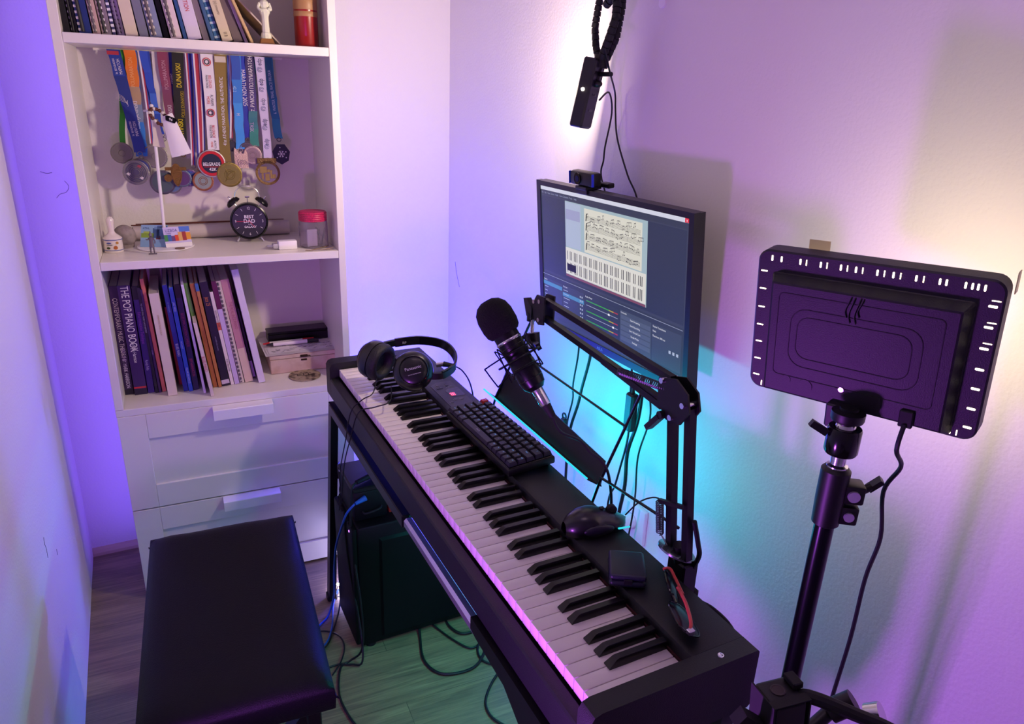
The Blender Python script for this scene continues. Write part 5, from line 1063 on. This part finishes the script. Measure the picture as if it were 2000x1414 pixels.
obj('figure', MB().lathe([(0, .0135), (.0125, .0135), (.0130, .020), (.0115, .026), (.0095, .028), (.0088, .050), (.0085, .062), (.0095, .066), (.0135, .074), (.0130, .080), (.0095, .083), (.0120, .090), (.0105, .097), (.0060, .101), (.0058, .104), (.0085, .108), (.0080, .116), (.004, .121), (0, .122)], 10), ST, su, smooth=25)
obj('arm', MB().tube([(-.011, -.003, .094), (-.015, -.006, .082), (-.007, -.011, .076)], .0035, n=7), ST, su); obj('arm', MB().tube([(.011, -.003, .094), (.014, -.006, .080), (.006, -.011, .082)], .0035, n=7), ST, su)
rbk = thing('storage_tube', 'thick round red leather tube with gold bands on the upper shelf', 'tube', SH(.566, .075, z2))
obj('tube_body', MB().lathe([(0, 0), (.0285, 0), (.0295, .0015), (.0295, .250), (.028, .252), (0, .252)], 48), mat('red_leather', '#8e1414', .28, coat=.2), rbk)
for za, zb_ in ((.072, .084), (.088, .125)): obj('gold_band', MB().lathe([(.0296, za), (.0299, za+.0005), (.0299, zb_-.0005), (.0296, zb_)], 48, False), mat('band_gold', '#a87c50', .45), rbk, 'worn gold band')
gs = book(.5960, .0095, .24, .13, 0, '#8a7ca8', z=z2, label='lavender grey book at the right end of the upper shelf', d=.17)

# ---- medals
def medal(lab, x0, zt, x1, zb, w_, cols, disc, lay=0, txt=None, mx=None, mz_=None, r=.028, w0=None):
    """ribbon from the rail (x0, zt) to the disc at (mx, mz_)"""
    y = .2505-.0022*lay
    kx = lambda v: 1.0609*v-.0124
    kz = lambda v: min(1.0609*v-.0873, 1.4985)
    mx = x1 if mx is None else mx; mz_ = zb-r*.9 if mz_ is None else mz_
    x0, x1, mx, zt, zb, mz_, w_, r = kx(x0), kx(x1), kx(mx), kz(zt), kz(zb), kz(mz_), w_*1.07, r*1.06
    t = thing('medal', lab, 'medal', SH(x0, y, 1.4955), group='running medals on their ribbons')
    n_ = 10; w0 = w0*1.07 if w0 else w_
    def strip(xa, xb, za, zb_, wa, wb_, yo, m, nm='ribbon', off=0., c0=0., c1=1.):
        b = MB(); vs = []
        for i in range(n_+1):
            u = i/n_; ww = wa+(wb_-wa)*u; cx = xa+(xb-xa)*u+.002*math.sin(PI*u)*(1 if lay % 2 else -1); zz = za+(zb_-za)*u
            for k in (c0, c1):
                for dy in (0, .0004): vs.append((cx-ww/2+ww*k-x0, yo+dy-.0010*math.sin(2*PI*u+lay), zz-1.4955))
        fs = []
        for i in range(n_):
            a = 4*i; fs += [(a, a+2, a+6, a+4), (a+1, a+5, a+7, a+3), (a, a+4, a+5, a+1), (a+2, a+3, a+7, a+6)]
        b.add(vs, fs); return obj(nm, b, m, t, smooth=60)
    back = mat('rib_'+cols[-1].strip('#'), cols[-1], .6)
    strip(x0+.006, x1, 1.4985, zb, w0*.8, w_*.7, .0030, back, 'ribbon_back')
    if len(cols) == 1 or isinstance(cols[0], tuple): pass
    if isinstance(cols, tuple):   # lengthwise stripes
        nn = len(cols)
        for k, c in enumerate(cols): strip(x0, x1, zt, zb, w0, w_, 0, mat('rib_'+c.strip('#'), c, .55), 'ribbon', c0=k/nn, c1=(k+1)/nn)
        rb0 = None
    else:
        nn = len(cols)
        for k, c in enumerate(cols):   # colour bands along the length
            ua, ub = k/nn, (k+1)/nn
            strip(x0+(x1-x0)*ua, x0+(x1-x0)*ub, zt+(zb-zt)*ua, zt+(zb-zt)*ub, w0+(w_-w0)*ua, w0+(w_-w0)*ub, 0, mat('rib_'+c.strip('#'), c, .55), 'ribbon')
    dv = Vector((x1-x0, 0, zb-zt)); dn = dv.normalized(); nrm = Vector((0, -1, 0))
    if txt:
        for (s_, u, sz, cc, side, up_txt) in txt:
            ex = dn if not up_txt else -dn; ey = nrm.cross(ex)
            perp = Vector((1, 0, 0)); o_ = Vector((x0, 0, zt))+dv*u+perp*side*w_
            text(s_, sz*1.28, mat('ink_'+cc.strip('#'), cc, .5), t, M3(ex, ey, (o_.x-x0, -.0016, o_.z-1.4955)), name='ribbon_lettering', sx=.72)
    kind, c, c2 = disc[:3]
    dm = mat('med_'+c.strip('#'), c, .38, .65, bump=.6, bscale=330.); dm2 = mat('med2_'+c2.strip('#'), c2, .45, .2)
    X = T((mx-x0, -.0030, mz_-1.4955)) @ Rx(PI/2)
    def LB(prof, n=44, cap=False): b = MB(); b.X = X; b.lathe(prof, n, cap); return b
    obj('hanger_ring', MB().tube([(x1-x0+.006*math.cos(a), 0, zb-1.4955-.003+.005*math.sin(a)) for a in [PI*k/6 for k in range(12)]], .0010, n=6, sub=1, closed=True), dm, t)
    if kind == 'round':
        d_ = obj('disc', LB([(0, -.0015), (r, -.0015), (r, .0015), (r*.92, .0022), (r*.90, .0012), (0, .0012)]), dm, t)
        obj('disc_field', LB([(0, .0010), (r*.80, .0010), (r*.80, .0016), (0, .0016)]), dm2, t)
        for k in range(disc[3] if len(disc) > 3 else 0):
            rk = r*(.25+.13*k); obj('relief_ring', LB([(rk, .0015), (rk+.0009, .0023), (rk+.0018, .0015)]), dm, t)
    elif kind == 'shoe':
        b = MB(); b.X = X; P = [(math.cos(a)*(.0125+.003*math.sin(a)+.0015*math.cos(2*a)), math.sin(a)*.031) for a in [2*PI*k/36 for k in range(36)]]; b.prism([(x, y) for x, y in P], -.0015, .0018); obj('shoe_sole', b, dm, t)
        b = MB(); b.X = X; b.tube([(x*.8, y*.85, .002) for x, y in P], .0008, n=5, sub=1, closed=True)
        for yy in (-.022, -.016, -.010, .004, .012): b.tube([(-.008, yy, .002), (.008, yy+.003, .002)], .0007, n=5)
        obj('sole_relief', b, dm, t); b = MB(); b.X = X; b.rbox(-.028, .026, .012, .021, -.0022, -.0005, .0006); b.lathe([(0, -.001), (.0, -.001)], 4); obj('name_bar', b, dm, t)
        b = MB(); b.X = X @ T((-.022, -.008, 0)); b.lathe([(0, -.001), (.010, -.001), (.010, .0015), (.0085, .0015), (.0085, .0008), (0, .0008)], 28); obj('side_disc', b, dm, t)
    elif kind == 'castle':
        b = MB(); b.X = X; b.prism([(-.018, -.026), (.018, -.026), (.018, .014), (.013, .026), (.008, .014), (.004, .014), (0, .022), (-.004, .014), (-.010, .026), (-.016, .030), (-.018, .016)], -.0012, .0012); obj('tower_plate', b, dm, t)
        b = MB(); b.X = X
        for rr_ in (.004, .008, .012): b.tube([(.004+rr_*math.cos(a), -.016+rr_*math.sin(a), .0016) for a in [PI*k/10 for k in range(11)]], .0007, n=5, sub=1)
        b.tube([(-.010, -.022, .0014), (-.010, -.004, .0014), (-.006, -.002, .0014)], .0007, n=5, sub=1); obj('arch_relief', b, dm2, t)
    elif kind == 'bridge':
        obj('disc', LB([(r*.80, -.0015), (r, -.0015), (r, .0018), (r*.82, .0018), (r*.80, .0015), (r*.80, -.0015)]), dm, t)
        b = MB(); b.X = X
        b.rbox(-r*.8, r*.75, r*.78, r*1.22, -.0015, .0018, .0008); obj('name_bar', b, dm, t)
        for q_ in ((-.022, -.002, .000, .018), (-.018, -.012, -.018, .0), (-.008, .004, -.022, -.002), (.006, .012, -.016, .008), (.012, .022, -.016, -.004), (-.002, .006, .002, .010)):
            b = MB(); b.X = X; b.rbox(q_[0], q_[1], q_[2], q_[3], -.0010, .0012, .0005); obj('skyline_block', b, mat('med_9a8050', '#9a8050', .4, .6), t)
    elif kind == 'hex':
        P = [(r*math.cos(a)*.95, r*math.sin(a)*1.12) for a in [2*PI*(k+.25)/7 for k in range(7)]]; b = MB(); b.X = X; b.prism(P, -.0015, .0015); obj('plate', b, dm2, t)
        sn = MB(); sn.X = X
        for k in range(6):
            a = k*PI/3; sn.bar((0, 0, .0018), (.010*math.cos(a), .010*math.sin(a), .0018), .0015, .0008)
            for s in (-1, 1): sn.bar((.006*math.cos(a), .006*math.sin(a), .0018), (.006*math.cos(a)+.004*math.cos(a+s*.8), .006*math.sin(a)+.004*math.sin(a+s*.8), .0018), .0011, .0008)
        for dx, dy in ((-.012, -.010), (.013, -.010), (.013, .006), (-.003, .018)): sn.rod((dx, dy, .0012), (dx, dy, .0022), .0018, n=8)
        obj('snowflake', sn, mat('ink_e8e0e8', '#e8e0e8', .5), t, 'white snowflake', smooth=0)
    return t, X
W_ = '#e8e2ea'; MT2 = 1.497
t, X = medal('orange to blue ribbon with white letters, left of the white stand', .147, MT2, .143, 1.245, .026, ['#e87818', '#e07a28', '#b09070', '#7888a0', '#2a78c8', '#1c68c0'], ('round', '#76706c', '#3a4a8a'), 3, [('8. ZRENJANINSKI', .62, .0115, W_, 0, True), ('POLUMARATON', .20, .0105, '#f0b070', 0, True), ('POLICE', .86, .0060, W_, 0, True)], .1350, 1.215, .027)
medal('green ribbon with a plain grey medal, leftmost of the medals', .134, MT2, .104, 1.276, .013, ['#3ca820', '#2c8c1c', '#34a020'], ('round', '#807a74', '#6e6862', 1), 0, None, .099, 1.253, .026)
t, X = medal('dark blue ribbon with white arcs and a patterned silver medal', .111, MT2-.002, .140, 1.255, .026, ['#1c3a98', '#1a3080', '#1a3088', '#1c3490'], ('round', '#8a8688', '#4c4860', 5), 5, [('MAPATOH', .16, .0085, W_, .22, True), ('36. BEOGRADSKI', .16, .0055, W_, -.15, True), ('MAPATOH', .76, .0085, W_, .20, True), ('36. BEOGRADSKI', .76, .0055, W_, -.15, True)], .125, 1.206, .031)
b = MB()
for k in range(5):
    for s in (0, 1): b.tube([(.0005-.0125+s*.025, 0, -.100-.035*s-.004*k*(1-2*s)), (.0105+.012*(s*2-1)*.35, 0, -.112-.020*s-.003*k*(1-2*s)), (.010, 0, -.125)], .0006, n=4)
obj('arc_print', (lambda q_: (setattr(q_, 'v', [(x+.004, -.0018, z) for x, y, z in q_.v]), q_)[-1])(b), mat('ink_e8e2ea', W_, .5), t, smooth=0)
obj('top_label', MB().box(-.0135, .0135, -.0020, -.0005, -.010, -.001), mat('ribbon_red', '#b03040', .5), t)
for a in (60, 190, 310):
    b = MB(); b.X = X; a_ = math.radians(a); cx, cy = .019*math.cos(a_), .019*math.sin(a_); b.hull([(cx+dx, cy+dy, z) for dx, dy in ((-.006, 0), (0, .004), (.006, .001), (.002, -.005)) for z in (.001, .0020)]); obj('enamel_patch', b, mat('enamel_'+str(a), ('#b03848', '#d8d0d8', '#303050')[a % 3], .4), t)
medal('thin white, red and blue ribbon with a worn grey medal, behind the white stand', .171, MT2, .170, 1.275, .009, (W_, '#a83048', '#3048a0'), ('round', '#8c8680', '#7a746e', 1), 1, None, .174, 1.245, .030, w0=.012)
medal('shiny blue satin ribbon crossing to the right beside the white stand', .178, MT2, .196, 1.300, .013, ['#2c50c0', '#2448b8', '#3c66d0', '#2040a8'], ('round', '#605c68', '#4a5a5c'), 2, None, .184, 1.180, .031, w0=.018)
medal('plain white ribbon hanging just right of the blue satin one', .204, MT2, .199, 1.290, .016, ['#d8d0d0'], ('round', '#807a80', '#5a7a9a'), 0, None, .205, 1.176, .026)
medal('maroon ribbon with pale letters above the golden shoe medal', .219, MT2, .225, 1.252, .022, ['#8a3858', '#7e3c60', '#7a3c64'], ('round', '#6c7888', '#5c3c6c'), 4, [('8. ZRENJANINSKI', .66, .0110, '#d8c8d8', 0, True), ('POLUMARATON', .22, .0105, '#c898a8', 0, True)], .232, 1.190, .022)
medal('navy ribbon with white script beside the maroon ribbon', .236, MT2, .240, 1.29, .015, ['#22308c', '#1c2468'], ('round', '#785c8c', '#3858a8'), 1, [('Sajkas', .30, .012, W_, 0, False)], .249, 1.190, .022)
t, X = medal('black ribbon with yellow letters and the golden shoe sole medal', .253, MT2, .240, 1.252, .024, ['#141210'], ('shoe', '#80602c', '#6a4c20'), 6, [('APATINSKI', .76, .0135, '#e8d020', -.02, True), ('DUNAVSKI', .22, .0135, '#e8d020', .05, True), ('POLU DUNAVSKI', .50, .0095, '#b8a018', .28, True)], .219, 1.199, .026)
medal('red, white and blue striped ribbon right of the black and yellow one', .276, MT2, .262, 1.222, .010, (W_, '#b83048', '#3038a0'), ('round', '#7a7080', '#485888'), 1, None, .262, 1.186, .018)
medal('second striped ribbon, ending in a small red-edged round medal', .291, MT2, .277, 1.215, .011, ('#3038a0', W_, '#b83048'), ('round', '#a06848', '#8c9890', 2), 5, None, .281, 1.183, .026)
medal('third striped ribbon, directly left of the white marathon ribbon', .304, MT2, .288, 1.239, .009, ('#b83048', '#e0d8e0', '#2c3490'), ('round', '#706878', '#605868'), 3, None, .292, 1.205, .018)
t, X = medal('white marathon ribbon with red and black print and a big red-rimmed medal', .320, MT2, .315, 1.262, .028, [W_], ('round', '#b8b0b0', '#20283c'), 7, [('BELGRADE', .28, .0075, '#c83038', .15, False), ('MARATHON', .28, .0065, '#282430', -.12, False), ('ALWAYS', .47, .0080, '#282430', .20, False), ('MORE', .47, .0080, '#d03a30', -.12, False), ('BELGRADE', .80, .0075, '#c83038', .12, False), ('MARATHON', .80, .0065, '#282430', -.12, False), ('ALWAYS', .94, .0060, '#282430', .18, False), ('MORE', .94, .0060, '#d03a30', -.12, False)], .306, 1.228, .035)
for u in (.07, .62):
    b = MB(); b.X = T((-.005*u, -.0019, -.235*u)) @ Rx(PI/2); b.lathe([(.0085, 0), (.0085, .0004), (.0105, .0004), (.0105, 0)], 28, False); obj('ring_print', b, mat('ink_c83038', '#c83038', .5), t)
    b = MB(); b.X = T((-.005*u, -.0019, -.235*u)) @ Rx(PI/2); b.lathe([(.0045, 0), (.0045, .0004), (.0068, .0004), (.0068, 0)], 28, False); obj('ring_print', b, mat('ink_282430', '#282430', .5), t)
b = MB(); b.X = X; b.lathe([(.026, .0018), (.027, .0028), (.0325, .0028), (.0335, .0018)], 44, False); obj('red_rim', b, mat('enamel_red', '#c8282c', .35), t, 'red enamel rim')
text('BELGRADE', .0125, mat('ink_e8e2ea', W_, .5), t, X @ T((0, -.002, .0030)), name='disc_lettering', sx=.75, bold=.02); text('42K', .0115, mat('ink_e8e2ea', W_, .5), t, X @ T((.002, -.016, .0030)), name='disc_lettering', bold=.02)
obj('red_bar', (lambda q_: (setattr(q_, 'X', X), q_.box(-.020, .020, -.0105, -.0075, .0016, .0026), q_)[-1])(MB()), mat('enamel_dark_red', '#8c1c28', .4), t)
t, X = medal('olive gold ribbon with the bronze medal behind the clock handle', .352, MT2, .343, 1.232, .026, ['#8a7030', '#86702c', '#7e682a'], ('round', '#8c7c40', '#7e7038', 2), 8, [("41st ATHENS MARATHON. THE AUTHENTIC", .52, .0098, W_, 0, True)], .348, 1.199, .032)
obj('top_label', MB().box(-.014, .014, -.0020, -.0008, -.016, -.001), mat('label_cream', '#cfc4b4', .6), t)
obj('runner_relief', (lambda q_: (setattr(q_, 'X', X), q_.tube([(-.012, -.018, .002), (-.004, 0, .002), (-.010, .018, .002)], .0011).tube([(-.004, 0, .002), (.012, .010, .002), (.018, .006, .002)], .0009), q_)[-1])(MB()), mat('med_8c7c40', '#8c7c40'), t)
medal('narrow blue and white ribbon right of the olive gold one', .376, MT2, .360, 1.290, .012, ('#4858b8', W_, '#9c3050'), ('round', '#44424c', '#343240'), 3, None, .360, 1.272, .014)
t, X = medal('light blue ribbon over a pink tower-shaped medal', .388, MT2, .381, 1.265, .022, ['#2850b0', '#2c78d0', '#3a90e0', '#3a90e0'], ('castle', '#c0a498', '#503868'), 7, [('42.2', .35, .0100, '#a8d0f0', -.25, False), ('H', .62, .010, W_, 0, False)], .381, 1.240, .02)
medal('deep blue ribbon with white marathon letters', .404, MT2, .404, 1.292, .020, ['#1c34b0', '#1a2ca0', '#2028a0'], ('round', '#605868', '#4c4058'), 5, [('MARATHON 2025', .38, .0130, W_, 0, False)], .398, 1.262, .020)
t, X = medal('purple ribbon fading to teal with Cyrillic letters and a pinkish medal', .425, MT2, .420, 1.272, .022, ['#30205c', '#38246c', '#402c78', '#2c7080', '#2c8078'], ('round', '#a89098', '#8a7080', 2), 6, [('7. РУМСКИ ПОЛУМАРАТОН', .30, .0115, W_, 0, True), ('TASK', .78, .012, '#b8a0d0', -.3, False)], .411, 1.249, .024)
t, X = medal('white ribbon printed with repeated logos over a cut-out skyline medal', .446, MT2, .449, 1.240, .021, ['#c8bce0', '#c4b8dc'], ('bridge', '#6a5030', '#b89a60'), 9, [('edp', u_, .0135, '#3c3c70', .02, True) for u_ in (.05, .24, .43, .63, .83)], .446, 1.203, .032)
for u_ in (.115, .315, .51, .71, .91):
    for rr_ in (.0032, .0062): obj('swirl_print', (lambda q_: (setattr(q_, 'X', T((.003*u_, -.0018, -.257*u_)) @ Rx(PI/2)), q_.tube([(rr_*math.cos(a), rr_*math.sin(a), 0) for a in [PI*1.8*k/12 for k in range(13)]], .0005, n=4, sub=1), q_)[-1])(MB()), mat('ink_4a5a90', '#4a5a90', .5), t)
medal('teal ribbon with white print and the dark snowflake medal, rightmost of the medals', .468, MT2, .483, 1.292, .021, ['#24688c', '#206c94', '#2474a0', '#2c84a8'], ('hex', '#3a3450', '#2a2440'), 4, [('6. WINTER TRAIL RACE FRUSKA', .42, .0088, '#d0e4f0', 0, True)], .486, 1.252, .025)
